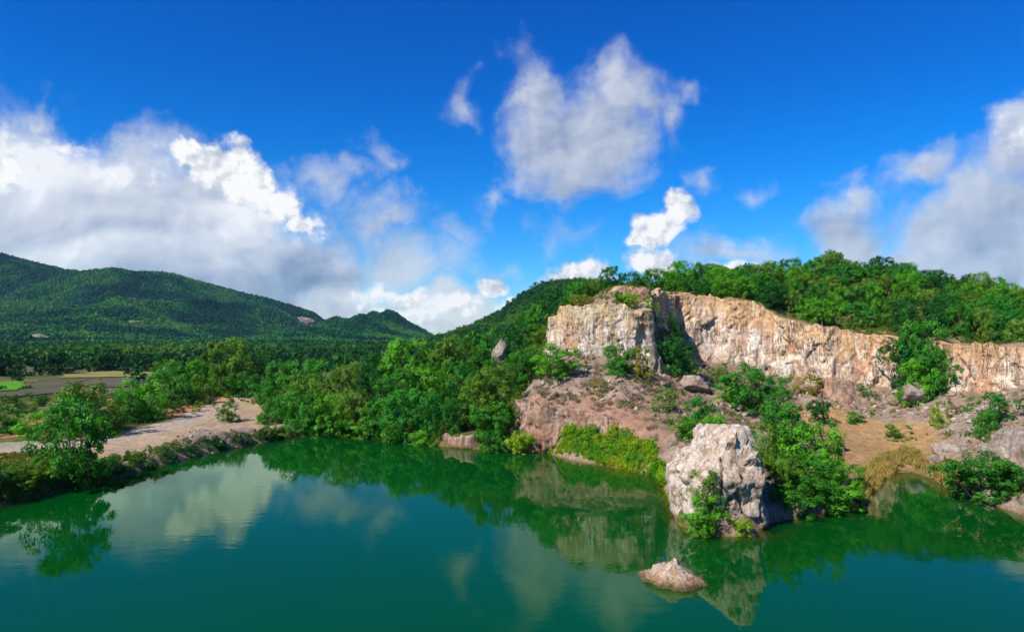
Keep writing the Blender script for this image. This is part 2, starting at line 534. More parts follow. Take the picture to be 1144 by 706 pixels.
gx = axis(-72, 92, .36, -3600, 2200)
gy = axis(38, 152, .36, -500, 3600)
GX, GY = np.meshgrid(gx, gy)
GZ = ground_z(GX, GY)
farfall = np.hypot(GX, GY)
GZ = np.where(farfall > 400, np.minimum(GZ, 1.2 + 2.0 * sstep(farfall, 400, 3000)), GZ)


def zpoly(pts, z):
    return [onz(a, b, z)[:2] for a, b in pts]


# what the ground is made of, by place
def zone_colours(X, Y, Z):
    n1 = fbm(X / 6, Y / 6, 1, 5, .6); n2 = fbm(X / 1.6, Y / 1.6, 4, 4, .6); n3 = fbm(X / 25, Y / 25, 2, 3)
    wxx, wyy = X + n2 * .9 + n1 * 1.0, Y + fbm(X / 3, Y / 3, 9, 4, .6) * 1.4

    def c(rgb): return np.array(rgb, float)

    def lay(col, rgb, m): return col * (1 - m[..., None]) + c(rgb) * m[..., None]
    col = np.zeros(X.shape + (3,)) + c((.060, .078, .018))
    col = lay(col, (.13, .13, .035), sstep(n1, .05, .7))
    col = lay(col, (.22, .15, .075), sstep(n3 + n2 * .3, .25, .8) * .7)
    # the open plain: dry green and straw
    plain = sstep(Y, 150, 190) * (1 - sstep(Z, 3.0, 4.5))
    col = lay(col, (.085, .10, .030), plain * .9)
    col = lay(col, (.20, .16, .07), plain * sstep(fbm(X / 40, Y / 14, 3, 4), .1, .6) * .8)
    # quarry rock, scree and bare earth
    reg = polymask(wxx, wyy, [np.array(p) for p in [(wx(578, 88), 88), (wx(586, 106), 106), (wx(600, 120), 120), (wx(640, 112), 112), (wx(745, 131), 131), (wx(900, 124), 124), (wx(1400, 84), 84), (wx(1500, 50), 50), (wx(950, 52), 52), (wx(800, 50), 50), (wx(735, 60), 60), (wx(700, 74), 74), (wx(640, 80), 80)]], 1.5)
    rock = c((.265, .195, .145)) + (n2[..., None] * c((.10, .085, .07)))
    rock = rock * (1 - sstep(n1, .1, .6)[..., None] * .45) + c((.30, .235, .18)) * (sstep(n1, .1, .6)[..., None] * .45)
    rock = rock * (1 - sstep(n3, .0, .5)[..., None] * .5) + c((.20, .125, .075)) * (sstep(n3, .0, .5)[..., None] * .5)
    col = col * (1 - reg[..., None]) + rock * reg[..., None]
    col = lay(col, (.14, .14, .035), reg * sstep(n1 - n2 * .4, .38, .75) * .75)
    # hard-bitten shelf brink, redder
    col = lay(col, (.33, .17, .11), polymask(wxx, wyy, [np.array([wx(a, b), b]) for a, b in [(570, 86), (583, 95), (640, 94), (720, 90), (740, 80), (700, 82), (650, 86)]], 1.0) * .55)
    # grey scree on the right
    scree = polymask(wxx, wyy, [np.array([wx(a, b), b]) for a, b in [(985, 98), (985, 110), (1060, 100), (1070, 92), (1200, 86), (1200, 60), (1120, 64), (1085, 78), (1050, 84), (1030, 92)]], 2.0)
    col = lay(col, (.27, .21, .17), scree * .8)
    # ochre sand of the quarry floor
    sand = polymask(wxx, wyy, [np.array([wx(a, b), b]) for a, b in [(885, 104), (940, 106), (985, 96), (1040, 92), (1060, 82), (1040, 76), (985, 70), (955, 68), (925, 78)]], 1.5)
    col = lay(col, (.35, .21, .080), sand * .75)
    col = lay(col, (.33, .23, .11), sand * sstep(n2, .1, .6) * .5)
    # plateau soil showing between the hill trees
    hill = sstep(Z, 13, 15) * (1 - reg)
    col = lay(col, (.33, .21, .11), hill * sstep(n1 + .25 * n2, .1, .55) * .8)
    # bare dirt track and yard on the left bank
    yard = polymask(wxx, wyy, zpoly([(-200, 520), (-60, 508), (60, 492), (110, 486), (150, 480), (190, 469), (225, 455), (250, 444), (275, 437), (292, 434), (300, 438), (290, 447), (318, 452), (325, 468), (312, 476),
                                     (345, 477), (335, 481), (280, 487), (235, 493), (190, 506), (140, 517), (95, 515), (60, 512), (-60, 524), (-200, 540)], 1.6), .7)
    dirt = c((.36, .262, .168)) + n2[..., None] * c((.05, .045, .04)) + n1[..., None] * c((.03, .025, .02))
    col = col * (1 - yard[..., None]) + dirt * yard[..., None]
    road = polymask(wxx, wyy, zpoly([(-200, 503), (-60, 500), (60, 489), (110, 484), (180, 474), (215, 462), (240, 447), (270, 440), (285, 441), (268, 450), (240, 464), (200, 482), (120, 497), (60, 503), (-60, 516), (-200, 528)], 1.6), .8)
    col = lay(col, (.375, .325, .26), road * .7)
    col = lay(col, (.52, .30, .15), polymask(wxx, wyy, zpoly([(290, 447), (322, 450), (322, 464), (292, 466)], 1.6), 1.2) * .4)
    verge = polymask(wxx, wyy, zpoly([(-60, 512), (60, 504), (100, 504), (80, 514), (-60, 530)], 1.4), .9)
    col = lay(col, (.20, .21, .035), verge * .85)
    edge = polymask(wxx, wyy, zpoly([(265, 449), (305, 452), (312, 457), (285, 453)], 1.6), .5)
    col = lay(col, (.30, .30, .03), edge * .7)
    heap = polymask(wxx, wyy, zpoly([(185, 492), (210, 484), (285, 476), (292, 484), (250, 492), (200, 500)], 1.9), .8)
    col = lay(col, (.25, .19, .165), heap * .8)
    # red earth cuttings behind the track
    for pts in ([(0, 478), (60, 462), (100, 462), (60, 480), (0, 486)], [(104, 446), (150, 446), (160, 458), (110, 456)], [(175, 468), (190, 450), (260, 438), (262, 446), (210, 458)]):
        red = polymask(wxx, wyy, zpoly(pts, 2.2), .8)
        col = lay(col, (.42, .20, .10), red * .85)
    # wet margin and lake bed
    col = lay(col, (.16, .11, .045), 1 - sstep(Z, .02, .22))
    col = lay(col, (.20, .125, .035), 1 - sstep(Z, -.25, .0))
    return np.clip(col, .01, .8)


GC = zone_colours(GX, GY, GZ)
m_ground, g = new_mat('ground_soil')
tcg = g.n('ShaderNodeNewGeometry').outputs['Position']
nz1 = g.noise(tcg, 1.1, 6, .65)['Fac']
nz2 = g.noise(tcg, 5.5, 4, .65)['Fac']
zc = g.attr('zone').outputs['Color']
gc = g.mix(1.0, zc, g.ramp(nz1, [(.25, (.55, .55, .56)), (.5, (1, 1, 1)), (.75, (1.35, 1.3, 1.25))]), 'MULTIPLY')
gc = g.mix(1.0, gc, g.ramp(nz2, [(.3, (.66, .65, .65)), (.5, (1, 1, 1)), (.72, (1.3, 1.28, 1.25))]), 'MULTIPLY')
g.out(g.principled(gc, .95, .12, g.bump(g.m('ADD', g.m('MULTIPLY', nz1, 1.0), g.m('MULTIPLY', nz2, .35)), .9, .35)))
NVX, NVY = len(gx), len(gy)
gcol = np.concatenate([GC.reshape(-1, 3), np.ones((NVX * NVY, 1))], 1)
me = np_mesh('ground', np.stack([GX.ravel(), GY.ravel(), GZ.ravel()], 1), grid_faces(NVX, NVY), m_ground, True,
             {'zone': ('POINT', 'FLOAT_COLOR', gcol)})
tag(link('ground', me), 'uneven earth of the valley and the old quarry', 'ground', kind='structure')

# ------------------------------------------------------------------ water
lx = np.arange(-78, 100, .7); ly = np.arange(10, 108, .7)
LX, LY = np.meshgrid(lx, ly)
depth = np.clip(-ground_z(LX, LY), 0, 6)
m_water, g = new_mat('lake_water')
pos = g.n('ShaderNodeNewGeometry').outputs['Position']
dp = g.attr('depth').outputs['Fac']
rip = g.noise(g.v('MULTIPLY', pos, (.55, 1.1, 1)), 1.0, 3, .5)['Fac']
rip2 = g.noise(g.v('MULTIPLY', pos, (2.0, 3.6, 1)), 1.0, 2, .5)['Fac']
patch = g.ss(g.noise(pos, .06, 3, .5)['Fac'], .40, .62)
hgt = g.m('ADD', g.m('MULTIPLY', rip, .6), g.m('MULTIPLY', g.m('MULTIPLY', rip2, patch), .28))
nrm = g.bump(hgt, .055, .12)
alpha_w = g.m('SUBTRACT', 1.0, g.m('POWER', 2.718, g.m('MULTIPLY', dp, -1.25)))
murk = g.mix(g.noise(pos, .035, 4, .55)['Fac'], (.0003, .033, .002), (.0005, .072, .010))
body = g.n('ShaderNodeBsdfDiffuse'); g.put(body.inputs['Color'], murk)
clear = g.n('ShaderNodeBsdfTransparent'); clear.inputs['Color'].default_value = (.80, .92, .62, 1)
mx = g.n('ShaderNodeMixShader'); g.put(mx.inputs[0], alpha_w); g.put(mx.inputs[1], clear.outputs[0]); g.put(mx.inputs[2], body.outputs[0])
fr = g.n('ShaderNodeFresnel'); fr.inputs['IOR'].default_value = 1.333; g.put(fr.inputs['Normal'], nrm)
gl = g.n('ShaderNodeBsdfGlossy'); g.put(gl.inputs['Roughness'], g.m('MULTIPLY_ADD', patch, .018, .012)); gl.inputs['Color'].default_value = (.80, .98, .80, 1); g.put(gl.inputs['Normal'], nrm)
mx2 = g.n('ShaderNodeMixShader'); g.put(mx2.inputs[0], fr.outputs[0]); g.put(mx2.inputs[1], mx.outputs[0]); g.put(mx2.inputs[2], gl.outputs[0])
g.out(mx2.outputs[0])
me = np_mesh('lake', np.stack([LX.ravel(), LY.ravel(), np.zeros(LX.size)], 1), grid_faces(len(lx), len(ly)), m_water, True,
             {'depth': ('POINT', 'FLOAT', depth.ravel().astype(np.float32))})
tag(link('water', me), 'still deep green lake filling the quarry pit', 'water', kind='structure')


# ------------------------------------------------------------------ rock materials
def rock_mat(name, pale, warm, stain, grey, streak=.14, scale=1.0, top=None, wet=False):
    m, g = new_mat(name)
    p = g.v('SCALE', g.n('ShaderNodeNewGeometry').outputs['Position'], scale=scale)
    ps = g.v('MULTIPLY', p, (1, 1, streak))
    big = g.noise(p, .16, 4, .55)['Fac']
    st = g.noise(ps, .85, 6, .62, .4)['Fac']
    st2 = g.noise(g.v('ADD', ps, (31.0, 7.0, 3.0)), 1.9, 5, .65)['Fac']
    fine = g.noise(p, 2.6, 6, .7)['Fac']
    bed = g.noise(g.v('MULTIPLY', p, (.25, .25, 2.4)), .8, 4, .6)['Fac']
    c = g.mix(g.ss(big, .40, .62), pale, warm)
    if streak < .2:
        blot = g.v('MULTIPLY', p, (1, 1, .6))
        c = g.mix(g.m('MULTIPLY', g.ss(g.noise(g.v('ADD', blot, (71., 3., 8.)), .20, 5, .6)['Fac'], .50, .62), .75), c, (.42, .255, .20))
        c = g.mix(g.m('MULTIPLY', g.ss(g.noise(g.v('ADD', blot, (13., 83., 2.)), .26, 5, .6)['Fac'], .54, .64), .8), c, (.43, .205, .085))
        c = g.mix(g.m('MULTIPLY', g.ss(g.noise(g.v('ADD', blot, (3., 23., 62.)), .24, 5, .6)['Fac'], .54, .62), .8), c, (.66, .62, .56))
    c = g.mix(g.m('MULTIPLY', g.ss(st, .48, .60), .88), c, stain)
    c = g.mix(g.m('MULTIPLY', g.ss(st2, .55, .64), .75), c, grey)
    c = g.mix(g.m('MULTIPLY', g.ss(g.noise(g.v('ADD', p, (5.0, 50.0, 9.0)), .45, 5, .6)['Fac'], .54, .66), .7), c, tuple(min(1.0, x * 1.25) for x in pale))
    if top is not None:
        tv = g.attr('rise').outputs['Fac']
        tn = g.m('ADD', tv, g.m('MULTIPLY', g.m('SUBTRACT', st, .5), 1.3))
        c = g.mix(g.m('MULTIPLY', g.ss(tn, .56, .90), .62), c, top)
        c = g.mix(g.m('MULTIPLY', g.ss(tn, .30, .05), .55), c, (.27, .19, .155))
    c = g.mix(1.0, c, g.ramp(fine, [(.28, (.58, .56, .55)), (.5, (1, 1, 1)), (.7, (1.22, 1.2, 1.18))]), 'MULTIPLY')
    c = g.mix(g.m('MULTIPLY', g.ss(bed, .60, .72), .4), c, stain)
    if streak < .5:     # seepage lines running down the face
        for sc_, wd_, off_, k_ in ((1.0, .042, 0.0, .88), (2.5, .045, 40.0, .72)):
            sn_ = g.noise(g.v('ADD', g.v('MULTIPLY', p, (1, 1, .045)), (off_, off_, off_)), sc_, 3, .55, .3)['Fac']
            ln = g.ss(g.m('ABSOLUTE', g.m('SUBTRACT', sn_, .5)), wd_, .004)
            ln = g.m('MULTIPLY', ln, g.ss(g.noise(g.v('ADD', p, (off_ + 3, 1, 2)), .22, 3, .5)['Fac'], .42, .58))
            c = g.mix(g.m('MULTIPLY', ln, k_), c, (.10, .065, .045))
    # thin dark joints
    vo = g.n('ShaderNodeTexVoronoi', feature='DISTANCE_TO_EDGE'); g.put(vo.inputs['Vector'], g.v('ADD', g.v('MULTIPLY', p, (1, 1, .45)), g.v('SCALE', g.noise(p, .9, 3, .6)['Color'], scale=1.4))); vo.inputs['Scale'].default_value = .42
    crack = g.ss(vo.outputs['Distance'], .0, .035, 1.0, 0.0)
    c = g.mix(g.m('MULTIPLY', crack, .45), c, (.12, .085, .065))
    if wet:
        wz = g.n('ShaderNodeSeparateXYZ'); g.put(wz.inputs[0], g.n('ShaderNodeNewGeometry').outputs['Position'])
        wl = g.m('ADD', wz.outputs[2], g.m('MULTIPLY', g.m('SUBTRACT', st, .5), .9))
        c = g.mix(g.m('MULTIPLY', g.ss(wl, .75, .15), .75), c, (.21, .12, .045))
        c = g.mix(g.m('MULTIPLY', g.ss(wl, .28, .05), .85), c, (.055, .05, .022))
    h = g.m('ADD', g.m('MULTIPLY', st, .8), g.m('ADD', g.m('MULTIPLY', fine, .5), g.m('MULTIPLY', crack, -.25)))
    g.out(g.principled(c, .92, .15, g.bump(h, .75, .25)))
    return m


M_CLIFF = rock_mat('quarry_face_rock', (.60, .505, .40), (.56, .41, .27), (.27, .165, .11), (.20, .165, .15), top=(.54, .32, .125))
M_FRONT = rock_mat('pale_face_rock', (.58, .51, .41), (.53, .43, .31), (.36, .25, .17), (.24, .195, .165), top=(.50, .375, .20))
M_BANK = rock_mat('red_bank_rock', (.36, .25, .185), (.33, .185, .12), (.19, .10, .065), (.22, .165, .135), streak=.3, wet=True)
M_GREY = rock_mat('grey_rock', (.31, .265, .225), (.28, .215, .165), (.20, .135, .09), (.20, .17, .155), streak=.7, scale=1.6)
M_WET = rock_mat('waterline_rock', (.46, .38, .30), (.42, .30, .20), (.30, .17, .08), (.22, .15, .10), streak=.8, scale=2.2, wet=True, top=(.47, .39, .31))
M_BOULDER = rock_mat('boulder_rock', (.50, .435, .36), (.43, .335, .245), (.28, .185, .12), (.23, .185, .16), streak=.6, scale=1.6, wet=True)


def sheet(name, plan, base_f, top_f, mat, seed, label, cat, du=.22, nv=70, batter=.16, amp=1.0, lip=2.2, flute=1.0, end_fade=3.0, sink=0.0):
    """a rock face: plan line (lower edge), heights of foot and brink, pushed in and out by ribs, flutes and ledges"""
    P = np.array(plan)
    seg = np.linalg.norm(np.diff(P, axis=0), axis=1); cum = np.concatenate([[0], np.cumsum(seg)])
    # round the corners of the plan a little
    u = np.arange(0, cum[-1], du)
    X = np.interp(u, cum, P[:, 0]); Y = np.interp(u, cum, P[:, 1])
    k = np.hanning(int(3.2 / du) | 1); k /= k.sum(); pad = len(k) // 2
    X = np.convolve(np.pad(X, pad, 'edge'), k, 'valid'); Y = np.convolve(np.pad(Y, pad, 'edge'), k, 'valid')
    tx, ty = np.gradient(X), np.gradient(Y); ll = np.hypot(tx, ty); tx, ty = tx / ll, ty / ll
    nx, ny = ty, -tx                       # pointing out of the rock, towards the pit
    zb = np.minimum(np.minimum(base_f(X + nx * 1.0, Y + ny * 1.0), land(X + nx * 1.5, Y + ny * 1.5)), land(X + nx * 4, Y + ny * 4)) - 1.3
    zt = top_f(X - nx * 2.6, Y - ny * 2.6)
    zt = np.maximum(zt, zb + 1.0) - sink * (1 - np.clip(np.minimum(u, cum[-1] - u) / end_fade, 0, 1))**1.5
    fade = np.minimum(1, np.minimum(u, cum[-1] - u) / end_fade)[None, :]
    t = np.linspace(0, 1, nv)[:, None]
    z = zb + (zt - zb) * t
    Hh = zt - zb
    rib = fbm(u / 6.0 + seed, z * .05, seed, 2) * 1.6
    fl = 1.0 - np.abs(fbm(u / 1.5 + seed * 2 + .5 * fbm(u / 2., z / 3., seed + 2, 2), z * .11, seed + 5, 3)) * 1.8
    fl2 = np.abs(fbm(u / .62, z * .28, seed + 3, 3))
    ledge = fbm(u / 7.0, z / 1.3, seed + 8, 3)
    blk = np.round(fbm(u / 2.4 + .4 * fbm(u / 1.1, z / 1.5, seed, 2), z / 4.2, seed + 4, 2) * 3.2) / 3.2
    small = fbm(u / .5, z / .5, seed + 1, 3)
    gmask = sstep(pnoise(u / 7.0, 4.0, seed + 2), -.05, .35)
    gul = sstep(.10 - np.abs(pnoise(u / 4.6 + .7 * pnoise(u / 2.2, z / 3.5, seed), z * .06, seed + 21)), 0, .10) * gmask
    wu = u + .5 * fbm(u / 1.5, z / 1.5, seed + 31, 2)
    fc1 = facets(wu / 3.4, z / 5.0 + .15 * u, seed, 3)
    fc2 = facets(wu / 1.35, z / 2.1 - .2 * u, seed, 5)
    fc3 = facets(wu / .6, z / .8, seed, 9)
    off = amp * (rib - .7 * gul + .48 * fc1 + .20 * fc2 + .08 * fc3 + .18 * ledge + .05 * small + flute * .10 * fl)
    off = off * fade * (1 - .35 * t**6) + batter * Hh * (1 - t)**1.6
    # spill of debris at the foot
    off = off + .9 * np.clip(1 - t * 5, 0, 1)**2 * (1 + fbm(u / 3, 0, seed, 2))
    px = X + nx * off; py = Y + ny * off
    pz = np.broadcast_to(z, px.shape) + .15 * amp * fbm(u / 1.4, z / 1.1, seed + 6, 2) * (1 - t * .3)
    pz = pz + t**8 * (.45 * fbm(u / 1.8, 0, seed + 11, 4) + .35 * np.round(fbm(u / 3.3, 2, seed + 13, 2) * 2))
    # lip running back onto the top
    rows = [np.stack([px, py, pz], -1)]
    for j in range(1, 7):
        f = j / 6.0
        o = off[-1] * (1 - f) - f * lip
        zz = pz[-1] * (1 - f) + (top_f(X - nx * (lip + 1), Y - ny * (lip + 1)) - .55) * f + .12 * fbm(u / .8, f * 2, seed, 3) * (1 - f) + .22 * math.sin(f * math.pi)
        rows.append(np.stack([X + nx * o, Y + ny * o, zz], -1)[None])
    V = np.concatenate(rows, 0)
    nvv = V.shape[0]
    rise = np.concatenate([np.broadcast_to(t, px.shape), np.ones((6, len(u)))], 0)
    me = np_mesh(name, V.reshape(-1, 3), grid_faces(len(u), nvv), mat, False, {'rise': ('POINT', 'FLOAT', rise.ravel().astype(np.float32))})
    return tag(link(name, me), label, cat, kind='structure')


upz = lambda x, y: np.maximum(rbf_up(x, y), rbf_low(x, y))
sheet('cliff', cliff[:10], rbf_low, upz, M_FRONT, 3.1, 'pale cream front buttress of the quarry cliff', 'cliff', amp=.85)
sheet('cliff', cliff[8:], rbf_low, upz, M_CLIFF, 8.4, 'long orange and white quarry cliff under the wooded hill', 'cliff', amp=.95)
lowbank = [np.array([wx(a, b), b]) for a, b in [(574, 97), (582, 92.5), (590, 90.6), (602, 89.7), (618, 89.0), (636, 88.4), (655, 87.9), (680, 86.6), (705, 83.5), (725, 79.5), (738, 75)][:9]]
sheet('quarry_bank', lowbank, lambda x, y: np.zeros_like(x), lambda x, y: rbf_low(x, y) - .2, M_BANK, 14.2, 'low reddish rock bank at the water below the pale buttress', 'rock bank', nv=48, batter=.30, amp=1.35, lip=1.6, sink=3.0, end_fade=5.0)
shelf = [onz(a, b, 0)[:2] for a, b in [(495, 497.5), (503, 499.5), (514, 501), (526, 501.5), (536, 501)]]
sheet('quarry_bank', shelf, lambda x, y: np.full_like(x, .2), lambda x, y: np.full_like(x, 1.55) + .25 * pnoise(x / 1.3, y / 1.3), M_BANK, 21.0, 'small pinkish rock shelf at the waterline under the trees', 'rock bank', nv=24, batter=.1, amp=.22, lip=1.5, end_fade=1.0)


# ------------------------------------------------------------------ mountains
def mountain_mat(name, cols):
    m, g = new_mat(name)
    p = g.n('ShaderNodeNewGeometry').outputs['Position']
    n = g.noise(p, .012, 6, .65)['Fac']
    n2 = g.noise(p, .09, 4, .65)['Fac']
    c = g.mix(g.ss(n, .35, .65), cols[0], cols[1])
    c = g.mix(1.0, c, g.ramp(n2, [(.3, (.5, .5, .5)), (.5, (1, 1, 1)), (.7, (1.5, 1.45, 1.3))]), 'MULTIPLY')
    g.out(g.principled(c, 1.0, .05, g.bump(n2, 1.0, 6.0)))
    return m


M_MOUNT = mountain_mat('mountain_woodland', ((.006, .040, .018), (.014, .065, .020)))


class Mountain:
    def __init__(s, ridge_px, Yr, Yf, back, spur=.3, seed=1.0, power=1.25, spur_len=300.):
        pts = [at(a, b, Yr) for a, b in ridge_px]
        s.rx = np.array([p[0] for p in pts]); s.rz = np.array([p[2] for p in pts])
        s.Yr, s.Yf, s.back, s.spur, s.seed, s.power, s.sl = Yr, Yf, back, spur, seed, power, spur_len

    def h(s, X, Y):
        # the ridge line swings to and fro in plan
        sw = .10 * (s.Yr - s.Yf) * pnoise(X / (s.sl * 1.7), s.seed, 0)
        t = (Y - sw - s.Yf) / (s.Yr - s.Yf)
        R_ = np.interp(X, s.rx, s.rz)
        up = np.clip(t, 0, 1)**s.power
        dn = 1 - sstep(t, 1.0, 1.0 + s.back)
        prof = np.where(t < 1, up, dn)
        rid = 1 - np.abs(pnoise(X / s.sl + .35 * pnoise(X / s.sl * 2, Y / s.sl * 2, s.seed + 3), Y / (s.sl * 2.6), s.seed)) * 1.9
        rid2 = fbm(X / (s.sl * .33), Y / (s.sl * .45), s.seed + 4, 3)
        w = 4 * np.clip(t, 0, 1) * (1 - np.clip(t, 0, 1))
        hh = R_ * prof * (1 + s.spur * w * (rid - .55) + .22 * s.spur * rid2 * (w + .08))
        return hh + 1.0 * (R_ > 2) - 3.0 * (prof <= .001)

    def mesh(s, x0, x1, step, name, label):
        xs = np.arange(x0, x1, step); ys = np.arange(s.Yf, s.Yr + s.back * (s.Yr - s.Yf), step * 1.3)
        X, Y = np.meshgrid(xs, ys)
        Z = s.h(X, Y)
        me = np_mesh(name, np.stack([X.ravel(), Y.ravel(), Z.ravel()], 1), grid_faces(len(xs), len(ys)), M_MOUNT, True)
        return tag(link(name, me), label, 'mountain', kind='structure')


MT_LEFT = Mountain([(-260, 300), (-160, 280), (-60, 276), (0, 286), (40, 296), (70, 305), (110, 310), (160, 307), (200, 311), (250, 325), (300, 337), (345, 351), (358, 363), (372, 374), (400, 384), (440, 390), (480, 392), (600, 394)],
                   2300, 850, .5, .85, 2.2, 1.2, 380.)
MT_MID = Mountain([(330, 393), (355, 381), (372, 373), (388, 363), (403, 353), (410, 356), (420, 360), (434, 348.5), (441, 351), (455, 362), (472, 371), (490, 381), (510, 388), (560, 394)],
                  1900, 1050, .5, .6, 5.2, 1.25, 210.)
MT_RIGHT = Mountain([(440, 392), (470, 386), (500, 379), (530, 368), (560, 353), (585, 334), (605, 323), (640, 318), (700, 322), (760, 330), (850, 340), (1000, 350), (1100, 356), (1250, 360)],
                    620, 300, .7, .35, 9.1, 1.15, 110.)
MT_LEFT.mesh(-2600, 200, 11, 'mountain', 'broad dark wooded mountain across the left horizon')
MT_MID.mesh(-650, 0, 8, 'mountain', 'twin-peaked green hill in the middle of the valley')
MT_RIGHT.mesh(-120, 520, 4, 'mountain', 'green wooded slope rising behind the cliff on the left')


# ------------------------------------------------------------------ foliage
def leaf_mat(name, use_obj=True, base=None, var=.35, stand=0.0):
    m, g = new_mat(name)
    if use_obj:
        oc = g.n('ShaderNodeObjectInfo')
        c = oc.outputs['Color']; rnd = oc.outputs['Random']
    else:
        oi_ = g.n('ShaderNodeObjectInfo')
        rnd = oi_.outputs['Random']
        if stand:   # stands of different trees, their dark and light painted in for cloud shadows, each tree a little off its stand
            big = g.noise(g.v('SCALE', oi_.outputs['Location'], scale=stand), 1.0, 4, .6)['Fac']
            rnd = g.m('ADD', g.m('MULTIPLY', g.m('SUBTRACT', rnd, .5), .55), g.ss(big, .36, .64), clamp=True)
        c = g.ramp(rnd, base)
    tone = g.attr('tone').outputs['Fac']
    k = g.m('MULTIPLY_ADD', tone, var * 2, 1.0 - var)
    c = g.v('SCALE', c, scale=k)
    # some sprays are yellower than others
    c = g.mix(g.m('MULTIPLY', g.ss(tone, .72, 1.0), .30), c, (.14, .17, .02))
    pr = g.principled(c, .6, .18)
    tl = g.n('ShaderNodeBsdfTranslucent'); g.put(tl.inputs['Color'], g.mix(1.0, c, (1.25, 1.3, .55), 'MULTIPLY'))
    mx = g.n('ShaderNodeMixShader'); mx.inputs[0].default_value = .28
    g.put(mx.inputs[1], pr); g.put(mx.inputs[2], tl.outputs[0])
    g.out(mx.outputs[0])
    return m


M_LEAF = leaf_mat('leaf')
m_bark, g = new_mat('bark')
bp = g.n('ShaderNodeNewGeometry').outputs['Position']
bn = g.noise(g.v('MULTIPLY', bp, (6, 6, 1.5)), 1.0, 5, .65)['Fac']
g.out(g.principled(g.ramp(bn, [(.3, (.07, .05, .035)), (.6, (.17, .13, .095)), (.8, (.26, .22, .17))]), .95, .1, g.bump(bn, .8, .05)))
M_BARK = m_bark


def rand_dirs(rng, n, zlo=-1.0):
    d = rng.normal(size=(n * 3, 3)); d /= np.linalg.norm(d, axis=1)[:, None]
    d = d[d[:, 2] > zlo]
    while len(d) < n:
        e = rng.normal(size=(n * 3, 3)); e /= np.linalg.norm(e, axis=1)[:, None]
        d = np.concatenate([d, e[e[:, 2] > zlo]])
    return d[:n]


def leaf_quads(rng, P, N, size, tone):
    n = len(P)
    N = N / np.linalg.norm(N, axis=1)[:, None]
    T = np.cross(N, rng.normal(size=(n, 3))); T /= np.linalg.norm(T, axis=1)[:, None] + 1e-9
    B = np.cross(N, T)
    s = size * rng.uniform(.65, 1.35, (n, 1))
    V = np.stack([P - T * s * .62, P + B * s * .36 + N * s * .06, P + T * s * .62, P - B * s * .36 + N * s * .06], 1).reshape(-1, 3)
    return V, np.arange(4 * n).reshape(n, 4), tone


def crown_np(seed, zlo=.16, lobes=11, clumps=13, leaves=62, leaf=.027, lobe_r=(.13, .23), gap=0.0, rc=(.36, .58)):
    rng = np.random.RandomState(seed)
    zc, hz = (zlo + 1) / 2, (1 - zlo) / 2
    cs = []
    tries = 0
    while len(cs) < lobes and tries < 4000:
        tries += 1
        z = rng.uniform(zlo + .06, .90)
        rr = .5 * math.sqrt(max(0, 1 - ((z - zc) / (hz * 1.05))**2)) * rng.uniform(.15, .80)
        a = rng.uniform(0, 2 * math.pi)
        r = rng.uniform(*lobe_r)
        c = np.array([math.cos(a) * rr, math.sin(a) * rr, z])
        if any(np.linalg.norm(c - c2) < (r + r2) * (.62 + gap) for c2, r2 in cs): continue
        cs.append((c, r))
    Ps, Ns, Ts = [], [], []
    for c, r in cs:
        D = rand_dirs(rng, clumps, -.8)
        for d in D:
            cc = c + d * r * rng.uniform(.72, 1.02)
            rcl = r * rng.uniform(*rc)
            n = max(6, int(leaves * rng.uniform(.6, 1.35)))
            o = rng.normal(size=(n, 3)); o /= np.linalg.norm(o, axis=1)[:, None]
            rad = rng.uniform(0, 1, (n, 1))**.4
            P = cc + o * rad * rcl
            N = o * .7 + d * 1.1 + np.array([-.05, 0, .28]) + rng.normal(size=(n, 3)) * .5
            Ps.append(P); Ns.append(N)
            Ts.append(np.clip(rng.uniform(.1, .9) + rng.normal(0, .15, n), 0, 1))
    P, N, T = np.concatenate(Ps), np.concatenate(Ns), np.concatenate(Ts)
    # fit into the unit box: one tall, about one across
    k = .5 / np.percentile(np.hypot(P[:, 0], P[:, 1]), 97)
    P[:, :2] *= k
    zt = np.percentile(P[:, 2], 99.6)
    P[:, 2] = P[:, 2] * (1 / zt)
    P[:, 2] = np.maximum(P[:, 2], .004)
    return leaf_quads(rng, P, N, leaf, T), [(np.array([c[0] * k, c[1] * k, c[2] / zt]), r) for c, r in cs]


def tubes(paths, sides=6):
    V, F = [], []
    o = 0
    for path, rad in paths:
        path = np.array(path, float); n = len(path)
        for i in range(n):
            d = path[min(i + 1, n - 1)] - path[max(i - 1, 0)]; d /= np.linalg.norm(d) + 1e-9
            a = np.cross(d, (0.3, 1, 0.1)); a /= np.linalg.norm(a); b = np.cross(d, a)
            for j in range(sides):
                t = 2 * math.pi * j / sides
                V.append(path[i] + rad[i] * (a * math.cos(t) + b * math.sin(t)))
        for i in range(n - 1):
            for j in range(sides):
                F.append((o + i * sides + j, o + i * sides + (j + 1) % sides, o + (i + 1) * sides + (j + 1) % sides, o + (i + 1) * sides + j))
        o += n * sides
    return np.array(V), np.array(F)


